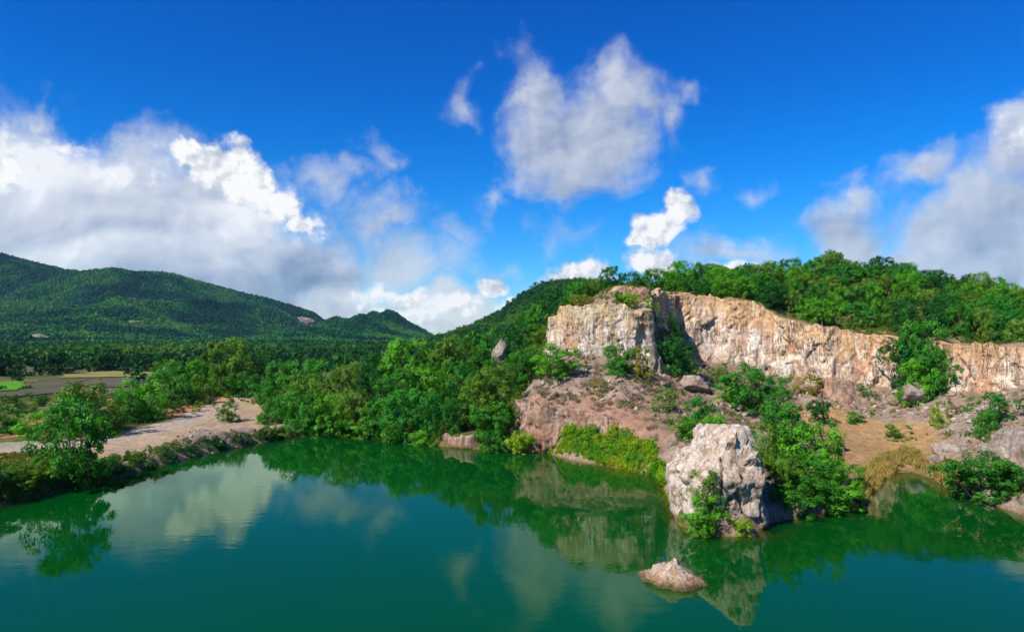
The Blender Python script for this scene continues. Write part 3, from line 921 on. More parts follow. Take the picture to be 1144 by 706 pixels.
def trunk_np(seed, lobes, r0=.028, fork=.3, shrub=False):
    rng = np.random.RandomState(seed + 500)
    paths = []
    if shrub:
        for c, r in lobes[:7]:
            st = np.array([c[0] * .12, c[1] * .12, -.05])
            paths.append(([st, st * .4 + c * .6 * .5 + rng.normal(0, .02, 3), c], [r0 * .6, r0 * .4, r0 * .12]))
    else:
        lean = rng.normal(0, .03, 2)
        f = np.array([lean[0], lean[1], fork])
        tops = sorted(lobes, key=lambda q_: -q_[0][2])
        paths.append(([(0, 0, -.06), (lean[0] * .3, lean[1] * .3, fork * .45), tuple(f), tuple(f * .5 + tops[0][0] * .5 + rng.normal(0, .02, 3)), tuple(tops[0][0])], [r0 * 1.25, r0, r0 * .8, r0 * .5, r0 * .12]))
        for c, r in tops[1:8]:
            st = f * rng.uniform(.75, 1.15)
            mid = st * .5 + c * .5 + np.array([0, 0, -.04]) + rng.normal(0, .02, 3)
            paths.append(([tuple(st), tuple(mid), tuple(c)], [r0 * .55, r0 * .36, r0 * .1]))
    return tubes(paths)


PROTO = {}


def make_proto(key, seed, shrub=False, fork=.3, r0=.026, **kw):
    (V, F, T), lobes = crown_np(seed, **kw)
    cm = np_mesh('foliage' if shrub else 'crown', V, F, M_LEAF, False, {'tone': ('FACE', 'FLOAT', T.astype(np.float32))})
    tv, tf = trunk_np(seed, lobes, r0, fork, shrub)
    tm = np_mesh('stem' if shrub else 'trunk', tv, tf, M_BARK, True)
    PROTO[key] = (cm, tm, shrub)


for i in range(4): make_proto(f'bushy{i}', 11 + i, zlo=.02, lobes=17, clumps=20, leaves=44, leaf=.0255, lobe_r=(.14, .25), gap=.10, r0=.024, rc=(.26, .42))
for i in range(3): make_proto(f'tall{i}', 31 + i, zlo=.10, lobes=16, clumps=16, leaves=46, leaf=.025, lobe_r=(.11, .20), gap=.10, fork=.32, rc=(.28, .44))
for i in range(2): make_proto(f'open{i}', 51 + i, zlo=.06, lobes=26, clumps=11, leaves=42, leaf=.025, lobe_r=(.08, .14), gap=.10, fork=.22, r0=.02, rc=(.36, .55))
for i in range(3): make_proto(f'shrub{i}', 71 + i, shrub=True, zlo=-.12, lobes=16, clumps=15, leaves=44, leaf=.028, lobe_r=(.13, .23), gap=.05, rc=(.28, .46))
for i in range(2): make_proto(f'scrub{i}', 81 + i, shrub=True, zlo=-.05, lobes=16, clumps=9, leaves=22, leaf=.036, lobe_r=(.10, .17), gap=.10, rc=(.36, .55))

COLR = dict(deep=(.014, .110, .013), mid=(.040, .215, .014), bright=(.095, .325, .012), olive=(.105, .225, .014), lime=(.220, .370, .010),
            dark=(.012, .095, .014), yellow=(.230, .230, .022), teal=(.026, .205, .018), pale=(.135, .255, .028))
rngT = np.random.RandomState(99)


def put_tree(label, px, ytop, wpx, Y, kind, colr, group=None, hz=None, z=None, cat=None, xyz=None):
    X = wx(px, Y)
    if z is None: z = float(ground_z(X, Y)[0])
    H = (at(px, ytop, Y)[2] - z) if hz is None else hz
    H = max(H, .5)
    Wd = wpx / FPX * Y
    if H < .62 * Wd and hz is None:      # a low bush is the upper part of a rounder one rooted in the slope
        z -= (.62 * Wd - H); H = .62 * Wd
    if H < 1.12 * Wd and hz is None and not PROTO[kind][2]:
        z -= (1.12 * Wd - H); H = 1.12 * Wd
    cm, tm, shrub = PROTO[kind]
    e = bpy.data.objects.new('shrub' if shrub else 'tree', None)
    COL.objects.link(e)
    e.empty_display_size = .3
    e.location = (X, Y, z - .05)
    e.rotation_euler = (rngT.normal(0, .03), rngT.normal(0, .03), rngT.uniform(0, 6.283))
    e.scale = (Wd, Wd * rngT.uniform(.9, 1.1), H)
    tag(e, label, cat or ('shrub' if shrub else 'tree'), group)
    c = link('foliage' if shrub else 'crown', cm, e)
    v = np.array(COLR[colr]) * rngT.uniform(.88, 1.14)
    c.color = (*v, 1)
    link('stem' if shrub else 'trunk', tm, e)
    return e


G_BANK, G_CL, G_HILL, G_SLOPE, G_CLF = 'trees and shrubs on the left bank', 'trees in the lakeside grove', 'trees in the wood above the cliff', 'trees on the slope left of the cliff', 'bushes on the quarry rocks'
TREES = [
    # left bank
    ('loose dark tree leaning over the water on the left bank', 84, 447, 98, 68.5, 'open0', 'mid', G_BANK),
    ('pale olive tree showing behind the dark tree of the left bank', 92, 428, 88, 92, 'open1', 'olive', G_BANK),
    ('bright green bushy tree at the outer bend of the dirt track', 162, 424, 54, 109, 'bushy0', 'bright', G_BANK),
    ('small leafy tree at the left foot of the bend clump', 143, 436, 36, 104, 'bushy2', 'mid', G_BANK),
    ('mid green tree between the bend clump and the tall yellowish tree', 192, 405, 52, 133, 'bushy1', 'mid', G_BANK),
    ('fresh green tree touching the left side of the tall yellowish tree', 219, 401, 44, 145, 'tall0', 'bright', G_BANK),
    ('tall yellowish green tree, highest beside the dirt track', 254, 379, 64, 157, 'bushy3', 'olive', G_BANK),
    ('dark tree half hidden behind the tall yellowish tree', 279, 396, 36, 168, 'tall1', 'deep', G_BANK),
    ('olive bush under the tall yellowish tree beside the track', 232, 426, 46, 142, 'shrub0', 'olive', G_BANK),
    ('dark green bush right of the tall trunk beside the track', 270, 416, 40, 152, 'shrub1', 'mid', G_BANK),
    ('lone round bush on the bare dirt yard', 255, 449, 29, 108, 'shrub2', 'olive', G_BANK),
    ('low dark bushes where the dirt track meets the lake', 318, 463, 56, 107.5, 'shrub1', 'deep', G_BANK),
    ('bright bush left of the red earth heap near the left edge', 44, 458, 52, 90, 'shrub0', 'bright', G_BANK),
    ('dark leafy bush at the left edge of the picture by the track', 6, 452, 44, 94, 'shrub2', 'mid', G_BANK),
    ('olive scrub on the red earth heap beside the track', 128, 446, 40, 98, 'scrub0', 'olive', G_BANK),
    ('single dark round tree standing in the ploughed field', 28, 431, 25, 178, 'bushy1', 'dark', 'field trees'),
    ('dark tree in the field cut by the left edge', -2, 430, 22, 176, 'bushy2', 'dark', 'field trees'),
    ('pale tree behind the end of the dirt track', 302, 412, 44, 160, 'bushy0', 'pale', G_BANK),
    ('green bush at the far end of the dirt track', 296, 425, 30, 138, 'shrub0', 'mid', G_BANK),
    # lakeside grove, back row
    ('green tree at the left end of the grove back row', 328, 403, 58, 141, 'bushy3', 'mid', G_CL),
    ('green tree second in the grove back row, behind the olive pair', 362, 400, 54, 138, 'bushy2', 'mid', G_CL),
    ('grey green tree in the grove back row left of the round dark crowns', 394, 404, 48, 136, 'bushy1', 'pale', G_CL),
    ('round dark crown left of the tallest tree of the grove', 425, 394, 54, 132, 'bushy0', 'deep', G_CL),
    ('tallest broad green tree of the lakeside grove', 454, 379, 70, 128, 'bushy3', 'bright', G_CL),
    ('green tree close right of the tallest tree of the grove', 484, 392, 48, 130, 'bushy1', 'mid', G_CL),
    ('yellow topped tree near the right end of the grove skyline', 508, 373, 56, 124, 'tall2', 'olive', G_CL),
    ('rounded tree above the right end of the grove by the pale boulder', 537, 368, 56, 128, 'bushy0', 'mid', G_CL),
    ('small green tree just left of the pale hillside boulder', 558, 388, 34, 122, 'bushy2', 'mid', G_CL),
    # grove, middle row
    ('green tree in the grove at the yard corner, above the low bushes', 316, 420, 52, 119, 'bushy1', 'mid', G_CL),
    ('bushy olive tree left of the yellowish middle tree in the grove', 346, 418, 58, 117, 'bushy0', 'olive', G_CL),
    ('yellowish pale tree in the middle of the grove', 386, 408, 54, 115, 'tall0', 'pale', G_CL),
    ('deep green tree right of the yellowish middle tree in the grove', 416, 414, 50, 114, 'bushy2', 'deep', G_CL),
    ('dense green tree below the tallest crown of the grove', 446, 412, 56, 111, 'bushy1', 'mid', G_CL),
    ('bright green crown below the yellow topped tree', 482, 410, 58, 111, 'bushy3', 'bright', G_CL),
    ('spreading green tree behind the big olive shoreline tree', 518, 398, 56, 109, 'bushy0', 'mid', G_CL),
    ('dark tree between the big olive tree and the rock bank', 576, 412, 38, 104, 'bushy2', 'deep', G_CL),
    # grove, front row
    ('leafy tree at the left corner of the grove near the water', 312, 442, 44, 107.2, 'bushy2', 'mid', G_CL),
    ('green tree second from the left along the grove shore', 340, 436, 56, 105.2, 'bushy0', 'mid', G_CL),
    ('green tree along the grove shore below the grey green crown', 370, 440, 52, 104.2, 'bushy1', 'bright', G_CL),
    ('slim yellowish tree along the grove shore, left of the dark hollow', 396, 436, 42, 103.2, 'tall1', 'pale', G_CL),
    ('low dense tree on the shore left of the tall dark shore tree', 424, 446, 50, 101.2, 'bushy3', 'mid', G_CL),
    ('fresh green tree on the shore below the tallest crown', 454, 436, 58, 99.2, 'bushy2', 'teal', G_CL),
    ('teal green tree on the shore above the pink rock shelf', 487, 438, 52, 98.2, 'bushy0', 'teal', G_CL),
    ('dark narrow tree on the shore left of the big olive tree', 514, 446, 36, 96.2, 'tall2', 'deep', G_CL),
    ('big olive green tree in front of the grove at the water', 548, 410, 66, 94.2, 'bushy1', 'olive', G_CL),
    ('lower crown at the foot of the big olive shoreline tree', 552, 448, 58, 91.7, 'shrub1', 'mid', G_CL),
    # shoreline shrubs of the grove
    ('small teal bush at the water below the olive grove trees', 352, 466, 36, 103.7, 'shrub0', 'teal', G_CL),
    ('low green bush at the water below the slim yellowish tree', 384, 464, 40, 103.2, 'shrub2', 'mid', G_CL),
    ('bright low bush at the water in the middle of the grove shore', 412, 466, 40, 101.7, 'shrub1', 'bright', G_CL),
    ('lime bush at the water below the fresh green tree', 440, 474, 36, 99.2, 'shrub0', 'lime', G_CL),
    ('small green bush at the water left of the pink rock shelf', 474, 480, 36, 95.2, 'shrub2', 'bright', G_CL),
    ('leafy bush overhanging the top of the pink rock shelf', 507, 476, 38, 96.5, 'shrub1', 'mid', G_CL),
    ('dark bush hanging over the water right of the pink rock shelf', 552, 478, 34, 89.7, 'shrub0', 'mid', G_CL),
    ('bright lime bush at the waterline left of the red rock bank', 580, 480, 34, 88.5, 'shrub1', 'lime', G_CL),
    # slope left of the cliff
    ('broad bright bush on the slope at the left foot of the pale buttress', 620, 384, 62, 98.5, 'shrub0', 'bright', G_SLOPE),
    ('dark leafy bush left of the broad bright slope bush', 592, 388, 46, 103, 'shrub1', 'mid', G_SLOPE),
    ('green bush above the red bank at the grove end', 572, 396, 42, 109, 'shrub2', 'mid', G_SLOPE),
    ('olive bush high on the slope beside the pale buttress', 606, 362, 36, 116, 'shrub0', 'olive', G_SLOPE),
    ('dense tree on the slope behind the pale hillside boulder', 584, 362, 44, 128, 'bushy1', 'deep', G_SLOPE),
    ('green tree climbing the slope towards the buttress top', 604, 338, 38, 127, 'bushy3', 'mid', G_SLOPE),
    ('tree on the slope skyline just left of the buttress top', 622, 322, 40, 125, 'bushy0', 'deep', G_SLOPE),
    ('narrow green tree on the slope below the skyline trees', 592, 346, 32, 134, 'tall0', 'mid', G_SLOPE),
    ('yellow green bush leaning on the left edge of the buttress', 613, 350, 26, 118, 'scrub0', 'olive', G_SLOPE),
    # top of the pale buttress
    ('green tree on the left end of the buttress top', 648, 314, 38, 121, 'bushy2', 'mid', G_HILL),
    ('bushy olive tree second from the left on the buttress top', 664, 309, 30, 123, 'bushy0', 'olive', G_HILL),
    ('tall airy tree with open crown rising from the buttress top', 681, 297, 22, 127, 'open0', 'mid', G_HILL),
    ('rounded tree behind the rock knob on the buttress top', 703, 304, 36, 132, 'bushy3', 'deep', G_HILL),
    ('dark tree right of the rock knob on the buttress top', 727, 300, 38, 136, 'bushy1', 'mid', G_HILL),
    ('yellowish bush at the brink below the rock knob', 703, 326, 24, 108, 'shrub1', 'lime', G_HILL),
    ('dark bush left of the yellowish brink bush', 692, 325, 16, 109, 'shrub0', 'mid', G_HILL),
    ('grassy bush at the right shoulder of the pale buttress', 724, 330, 32, 109, 'scrub1', 'olive', G_HILL),
    ('low olive bush on the left brink of the pale buttress', 650, 329, 34, 110, 'scrub0', 'yellow', G_HILL),
    # bushes on the quarry rocks
    ('round bush standing against the face of the pale buttress', 691, 384, 40, 98, 'shrub2', 'mid', G_CLF),
    ('ochre bush at the dark corner of the pale buttress', 716, 386, 34, 98, 'scrub0', 'yellow', G_CLF),
    ('upper dark bush in the cleft beside the pale buttress', 748, 352, 36, 113, 'shrub0', 'deep', G_CLF),
    ('lower dark bush in the cleft beside the pale buttress', 750, 376, 54, 107, 'shrub1', 'deep', G_CLF),
    ('small bush on the brown slope right of the cleft', 772, 400, 20, 110, 'scrub1', 'bright', G_CLF),
    ('dry olive scrub on the talus below the round buttress bush', 668, 424, 30, 95, 'scrub1', 'yellow', G_CLF),
    ('small green scrub on the brink of the red bank', 698, 450, 26, 90, 'scrub0', 'olive', G_CLF),
    ('low green scrub halfway up the slope right of the cleft', 762, 396, 34, 106, 'scrub1', 'mid', G_CLF),
    ('olive scrub at the cliff foot left of the large rounded bush', 800, 410, 30, 112, 'scrub0', 'olive', G_CLF),
    ('green scrub at the cliff foot above the large rounded bush', 872, 416, 34, 111, 'scrub1', 'mid', G_CLF),
    ('low green scrub beside the ochre sand below the scree', 1000, 474, 34, 90, 'scrub0', 'olive', G_CLF),
    ('grassy scrub at the head of the shallow inlet', 1012, 500, 36, 82, 'scrub1', 'olive', G_CLF),
    ('grey green scrubby bush on the talus below the buttress', 740, 432, 36, 88.5, 'scrub0', 'pale', G_CLF),
    ('upper glossy bush on the slope behind the big boulder', 782, 443, 38, 81, 'shrub2', 'teal', G_CLF),
    ('lower glossy bush on the slope behind the big boulder', 768, 464, 42, 77, 'shrub0', 'bright', G_CLF),
    ('leafy bush touching the top left of the big boulder', 798, 460, 32, 76, 'shrub1', 'bright', G_CLF),
    ('large rounded bush midway between boulder and long cliff', 839, 405, 68, 95, 'shrub0', 'mid', G_CLF),
    ('green bush at the left foot of the large rounded bush', 818, 424, 38, 99, 'shrub2', 'bright', G_CLF),
    ('tall bush directly behind the right shoulder of the boulder', 874, 447, 66, 67, 'bushy2', 'mid', G_CLF),
    ('tall green bush right of the boulder, top of the shore clump', 900, 468, 72, 65, 'bushy0', 'bright', G_CLF),
    ('olive bush pressed against the right side of the boulder', 874, 505, 50, 59, 'shrub1', 'olive', G_CLF),
    ('wide dark bush hanging over the water right of the boulder', 902, 512, 76, 59.5, 'shrub2', 'mid', G_CLF),
    ('bright leafy bush at the right end of the shore clump', 936, 512, 58, 60.5, 'shrub0', 'bright', G_CLF),
    ('drooping bush touching the water beside the huge block', 884, 538, 60, 57.6, 'shrub1', 'mid', G_CLF),
    ('drooping bush touching the water at the right end of the shore clump', 930, 536, 60, 59.2, 'shrub2', 'bright', G_CLF),
    ('yellowish bush high in the shore clump above the huge block', 858, 470, 30, 66, 'scrub0', 'olive', G_CLF),
    ('small dark bush behind the top of the shore clump', 913, 445, 26, 97, 'shrub1', 'deep', G_CLF),
    ('tiny round bush on the ochre sand below the long cliff', 953, 459, 20, 97, 'shrub2', 'mid', G_CLF),
    ('yellowish scrub on the ledge at the foot of the long cliff', 908, 418, 40, 112, 'scrub1', 'yellow', G_CLF),
    ('green scrub beside the reddish rock at the long cliff foot', 962, 428, 26, 109, 'scrub0', 'mid', G_CLF),
    ('top of the bush mass that breaks the cliff on the right', 1028, 334, 58, 111, 'bushy1', 'deep', G_CLF),
    ('left bush of the mass that breaks the cliff on the right', 1015, 374, 58, 107, 'shrub1', 'deep', G_CLF),
    ('middle bush of the mass that breaks the cliff on the right', 1034, 358, 62, 106, 'bushy3', 'mid', G_CLF),
    ('lower right bush of the mass that breaks the cliff', 1048, 388, 54, 101.5, 'shrub0', 'mid', G_CLF),
    ('lowest bush of the mass that breaks the cliff on the right', 1024, 400, 48, 102, 'shrub2', 'bright', G_CLF),
    ('green bush at the water right of the broad dark waterside bush', 1124, 520, 54, 61.5, 'shrub2', 'mid', G_CLF),
    ('leafy bush on the grey scree below the far right cliff', 1112, 438, 58, 82, 'scrub1', 'teal', G_CLF),
    ('small bush at the left foot of the scree bush', 1098, 458, 28, 80, 'shrub2', 'mid', G_CLF),
    ('broad dark bush at the water in front of the grey scree', 1094, 504, 90, 63, 'shrub1', 'mid', G_CLF),
    ('lime bush on the grey scree left of the leafy scree bush', 1046, 452, 26, 90, 'scrub0', 'lime', G_CLF),
    ('yellow green bush at the water near the right edge', 1143, 548, 40, 60, 'scrub1', 'olive', G_CLF),
]
for t in TREES:
    put_tree(*t)

# dark shrubs along the left waterline
bank_words = ['cut by the left edge', 'below the yellow verge', 'left of the leaning tree', 'under the leaning dark tree', 'at the right foot of the leaning tree', 'in the shade right of the leaning tree',
              'below the widest part of the dirt yard', 'left of the rubble heap', 'below the rubble heap', 'right of the rubble heap', 'below the lone round bush', 'at the grove end of the bank']
for (px, yt, w), words in zip([(-8, 520, 46), (24, 517, 50), (52, 512, 46), (78, 515, 50), (104, 513, 40), (130, 509, 40), (158, 507, 38), (186, 503, 34), (212, 499, 32), (240, 494, 30), (272, 488, 32), (304, 482, 34)], bank_words):
    y = np.interp(px, [a for a, _, _ in SHORE_PX[:12]], [b for _, b, _ in SHORE_PX[:12]])
    Y = onz(px, y, 0)[1] + 1.3
    put_tree('low dark waterside shrub ' + words, px, yt + (7 if px > 120 else 0), w, Y, ['shrub0', 'shrub1', 'shrub2'][px % 3], ['deep', 'mid', 'dark', 'olive'][(px // 7) % 4], 'shrubs along the left waterline')

# the wood on the hill above the long cliff, row by row
SKY_X = [600, 640, 680, 720, 760, 800, 830, 850, 880, 900, 925, 950, 970, 990, 1010, 1050, 1100, 1144, 1260]
SKY_Y = [330, 316, 304, 300, 302, 304, 298, 294, 285, 292, 282, 291, 299, 297, 293, 304, 309, 319, 335]
tone_word = dict(deep='dark green', mid='mid green', bright='bright green', olive='olive', teal='blue green', pale='pale green')
anchors = [(745, 830, 'above the orange cliff start'), (830, 905, 'above the sloping cliff lip'), (905, 990, 'above the pink cliff part'), (990, 1075, 'above the cliff-breaking bush'), (1075, 1300, 'above the far right cliff')]
ordw = ['first', 'second', 'third', 'fourth', 'fifth', 'sixth', 'seventh', 'eighth', 'ninth']
cliff_x = np.array([a for a, _ in CLIFF_PX[10:]], float); cliff_Y = np.array([b for _, b in CLIFF_PX[10:]], float)
hill = []
for ri, (off, row, step, hh) in enumerate([(5.0, 'on the cliff rim', 21, (3.2, 5.6)), (13, 'behind the rim trees', 22, (4.0, 6.0)), (22, 'midway up the hill', 21, (4.0, 6.2)), (33, 'below the hill skyline', 20, (4.5, 6.5)), (46, 'on the hill skyline', 19, None)]):
    px = 750.0 + (ri * 7) % 13
    while px < 1215:
        p = px + rngT.uniform(-7, 7)
        Y = float(np.interp(p, cliff_x, cliff_Y)) + off + rngT.uniform(-3, 3)
        skip = rngT.uniform() < ((.30 if p < 870 else .12) if ri == 0 else .07) or (ri == 0 and 985 < p < 1060)
        if ri == 0 and (955 < p < 1000 or p > 1060): Y += 4
        if not skip: hill.append((ri, row, p, Y, hh))
        px += step * rngT.uniform(.8, 1.2)
for ri in range(5):
    for lo, hi, words in anchors:
        mem = sorted([h for h in hill if h[0] == ri and lo <= h[2] < hi], key=lambda h: h[2])
        for k, (_, row, p, Y, hh) in enumerate(mem):
            colr = ['mid', 'deep', 'bright', 'bright', 'olive', 'teal', 'mid', 'pale'][rngT.randint(8)]
            kind = ['bushy0', 'bushy1', 'bushy2', 'bushy3', 'tall0', 'tall1', 'tall2', 'bushy1'][rngT.randint(8)]
            lab = f'{tone_word[colr]} tree {row} {words}, {ordw[min(k, 8)]} from left' if len(mem) > 1 else f'{tone_word[colr]} tree {row} {words}'
            if hh is None:
                yt = float(np.interp(p, SKY_X, SKY_Y)) + rngT.uniform(-3, 6)
                put_tree(lab, p, yt, rngT.uniform(22, 36), Y, kind, colr, G_HILL)
            else:
                put_tree(lab, p, 0, rngT.uniform(24, 38) * 1.0, Y, kind, colr, G_HILL, hz=rngT.uniform(*hh))
put_tree('tallest leaning tree sticking out of the hill skyline', 929, 279, 26, 160, 'tall2', 'mid', G_HILL)
put_tree('thin grey green tree right of the tallest skyline tree', 952, 290, 28, 163, 'open1', 'pale', G_HILL)
put_tree('round dark tree standing proud on the skyline over the cliff-breaking bush', 1010, 293, 24, 158, 'bushy2', 'deep', G_HILL)


# ------------------------------------------------------------------ uncountable growth and stones (scattered by geometry nodes)
def scatter(name, pts, scl, protos, label, cat, seed=1, tilt=.12):
    """one object: every point carries one of the small prototype meshes"""
    rng = np.random.RandomState(seed)
    n = len(pts)
    me = bpy.data.meshes.new(name)
    me.vertices.add(n); me.vertices.foreach_set('co', np.asarray(pts, np.float32).ravel())
    rot = np.stack([rng.normal(0, tilt, n), rng.normal(0, tilt, n), rng.uniform(0, 6.283, n)], 1)
    scl = np.asarray(scl, float)
    if scl.ndim == 1: scl = np.stack([scl, scl, scl], 1)
    for an, arr in (('srot', rot), ('sscl', scl)):
        a = me.attributes.new(an, 'FLOAT_VECTOR', 'POINT'); a.data.foreach_set('vector', arr.astype(np.float32).ravel())
    a = me.attributes.new('pick', 'INT', 'POINT'); a.data.foreach_set('value', rng.randint(0, len(protos), n).astype(np.int32))
    o = link(name, me)
    ng = bpy.data.node_groups.new(name + '_spread', 'GeometryNodeTree')
    ng.interface.new_socket('Geometry', in_out='INPUT', socket_type='NodeSocketGeometry')
    ng.interface.new_socket('Geometry', in_out='OUTPUT', socket_type='NodeSocketGeometry')
    gi = ng.nodes.new('NodeGroupInput'); go = ng.nodes.new('NodeGroupOutput')
    jn = ng.nodes.new('GeometryNodeJoinGeometry')

    def named(nm, typ):
        nd = ng.nodes.new('GeometryNodeInputNamedAttribute'); nd.data_type = typ; nd.inputs['Name'].default_value = nm
        return next(x for x in nd.outputs if x.enabled and x.name == 'Attribute')
    for i, pm in enumerate(protos):
        po = bpy.data.objects.get('seed_' + pm.name) or bpy.data.objects.new('seed_' + pm.name, pm)
        oi = ng.nodes.new('GeometryNodeObjectInfo'); oi.inputs['Object'].default_value = po; oi.inputs['As Instance'].default_value = True
        cp = ng.nodes.new('FunctionNodeCompare'); cp.data_type = 'INT'; cp.operation = 'EQUAL'
        ab = [x for x in cp.inputs if x.enabled and x.type == 'INT']
        ng.links.new(named('pick', 'INT'), ab[0]); ab[1].default_value = i
        ip = ng.nodes.new('GeometryNodeInstanceOnPoints')
        ng.links.new(gi.outputs[0], ip.inputs['Points']); ng.links.new(cp.outputs[0], ip.inputs['Selection'])
        ng.links.new(oi.outputs['Geometry'], ip.inputs['Instance'])
        ng.links.new(named('srot', 'FLOAT_VECTOR'), ip.inputs['Rotation']); ng.links.new(named('sscl', 'FLOAT_VECTOR'), ip.inputs['Scale'])
        ng.links.new(ip.outputs[0], jn.inputs[0])
    ng.links.new(jn.outputs[0], go.inputs[0])
    md = o.modifiers.new('spread', 'NODES'); md.node_group = ng
    return tag(o, label, cat, kind='stuff')


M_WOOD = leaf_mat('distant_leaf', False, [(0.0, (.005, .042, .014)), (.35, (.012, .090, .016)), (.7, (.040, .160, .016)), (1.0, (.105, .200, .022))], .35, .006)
M_UNDER = leaf_mat('undergrowth_leaf', False, [(0.0, (.020, .110, .010)), (.5, (.050, .180, .012)), (1.0, (.130, .200, .020))], .3)
M_LIME = leaf_mat('lush_grass', False, [(0.0, (.070, .250, .008)), (.4, (.190, .390, .008)), (.8, (.290, .440, .010)), (1.0, (.350, .390, .020))], .35, .35)
M_DRY = leaf_mat('dry_grass', False, [(0.0, (.30, .21, .055)), (.5, (.42, .30, .09)), (1.0, (.26, .26, .05))], .25)
M_VERGE = leaf_mat('verge_grass', False, [(0.0, (.10, .14, .015)), (.5, (.19, .20, .025)), (1.0, (.26, .22, .05))], .25)


def clump_proto(name, seed, mat, **kw):
    (V, F, T), _ = crown_np(seed, **kw)
    return np_mesh(name, V, F, mat, False, {'tone': ('FACE', 'FLOAT', T.astype(np.float32))})


def grass_proto(name, seed, mat, n=46, h=1.0, w=.5):
    rng = np.random.RandomState(seed)
    V, F = [], []
    for i in range(n):
        a = rng.uniform(0, 6.283); r = w * .6 * math.sqrt(rng.uniform()); b = np.array([math.cos(a) * r, math.sin(a) * r, -.05])
        ln = rng.normal(0, .28, 2); hh = h * rng.uniform(.5, 1.0)
        tip = b + np.array([ln[0], ln[1], hh]); mid = b + np.array([ln[0] * .35, ln[1] * .35, hh * .6])
        t = rng.uniform(0, 6.283); s_ = np.array([math.cos(t), math.sin(t), 0]) * .045
        k = len(V); V += [b - s_, b + s_, mid + s_ * .8, mid - s_ * .8, tip + s_ * .1, tip - s_ * .1]; F += [(k, k + 1, k + 2, k + 3), (k + 3, k + 2, k + 4, k + 5)]
    T = np.repeat(rng.uniform(0, 1, n), 2)
    return np_mesh(name, np.array(V), np.array(F), mat, False, {'tone': ('FACE', 'FLOAT', T.astype(np.float32))})


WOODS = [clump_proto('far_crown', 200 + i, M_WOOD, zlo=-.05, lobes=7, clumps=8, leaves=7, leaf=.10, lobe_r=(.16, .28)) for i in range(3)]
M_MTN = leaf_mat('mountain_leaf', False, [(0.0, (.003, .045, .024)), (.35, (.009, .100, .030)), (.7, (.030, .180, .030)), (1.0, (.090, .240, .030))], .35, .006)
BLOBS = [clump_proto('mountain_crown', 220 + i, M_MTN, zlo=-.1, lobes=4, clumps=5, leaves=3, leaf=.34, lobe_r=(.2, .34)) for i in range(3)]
UNDER = [clump_proto('undergrowth_clump', 240 + i, M_UNDER, zlo=-.1, lobes=6, clumps=8, leaves=10, leaf=.085, lobe_r=(.16, .28)) for i in range(3)]
LUSH = [clump_proto('lush_clump', 260 + i, M_LIME, zlo=-.1, lobes=6, clumps=8, leaves=9, leaf=.085, lobe_r=(.16, .26)) for i in range(2)] + [grass_proto('lush_blades', 265, M_LIME)]
DRY = [grass_proto('dry_blades', 270 + i, M_DRY) for i in range(2)]
M_TWIG = leaf_mat('dead_brush', False, [(0.0, (.20, .14, .095)), (.5, (.31, .235, .165)), (1.0, (.40, .32, .23))], .3)
TWIG = [grass_proto('dead_twigs', 290 + i, M_TWIG, 60, 1.0, 1.3) for i in range(2)]
VERGE = [grass_proto('verge_blades', 280 + i, M_VERGE) for i in range(2)]

rngS = np.random.RandomState(4)


def spread_in(poly, n, soft=0):
    P = np.array(poly); lo, hi = P.min(0), P.max(0)
    q_ = rngS.uniform(lo, hi, (n, 2))
    return q_[inside(q_[:, 0], q_[:, 1], P)]


def Y2(lst):
    return [np.array([wx(a, b), b]) for a, b in lst]


def rock_np(seed, sub=3, blocky=3.0, cuts=7, rough=.12, strata=.0):
    bm = bmesh.new(); bmesh.ops.create_icosphere(bm, subdivisions=sub, radius=1.0)
    V = np.array([v.co[:] for v in bm.verts]); F = np.array([[v.index for v in f.verts] for f in bm.faces]); bm.free()
    rng = np.random.RandomState(seed)
    V = V / (np.abs(V)**blocky).sum(1)[:, None]**(1 / blocky)
    for i in range(cuts):
        d = rng.normal(size=3); d /= np.linalg.norm(d); o = rng.uniform(.55, .85)
        e = V @ d - o
        V = V - np.where(e > 0, e * .92, 0)[:, None] * d
    n = V / (np.linalg.norm(V, axis=1)[:, None] + 1e-9)
    f = fbm(V[:, 0] * 1.6 + seed, V[:, 1] * 1.6, V[:, 2] * 1.6, 4)
    f2 = strata * np.round(pnoise(V[:, 0] * .6, V[:, 1] * .6 + seed, V[:, 2] * 5.0) * 3) / 3
    if sub >= 3: f = .35 * f + 1.1 * facets(V[:, 0] * 1.7 + seed, V[:, 1] * 1.7, V[:, 2] * 2.0, seed % 50) + .5 * facets(V[:, 0] * 4 + seed, V[:, 1] * 4, V[:, 2] * 5, seed % 40)
    V = V + n * (f * rough + f2)[:, None]
    return V, F


M_MTROCK = rock_mat('mountain_rock', (.22, .195, .17), (.19, .155, .125), (.11, .085, .065), (.12, .11, .10), streak=.6, scale=.09)
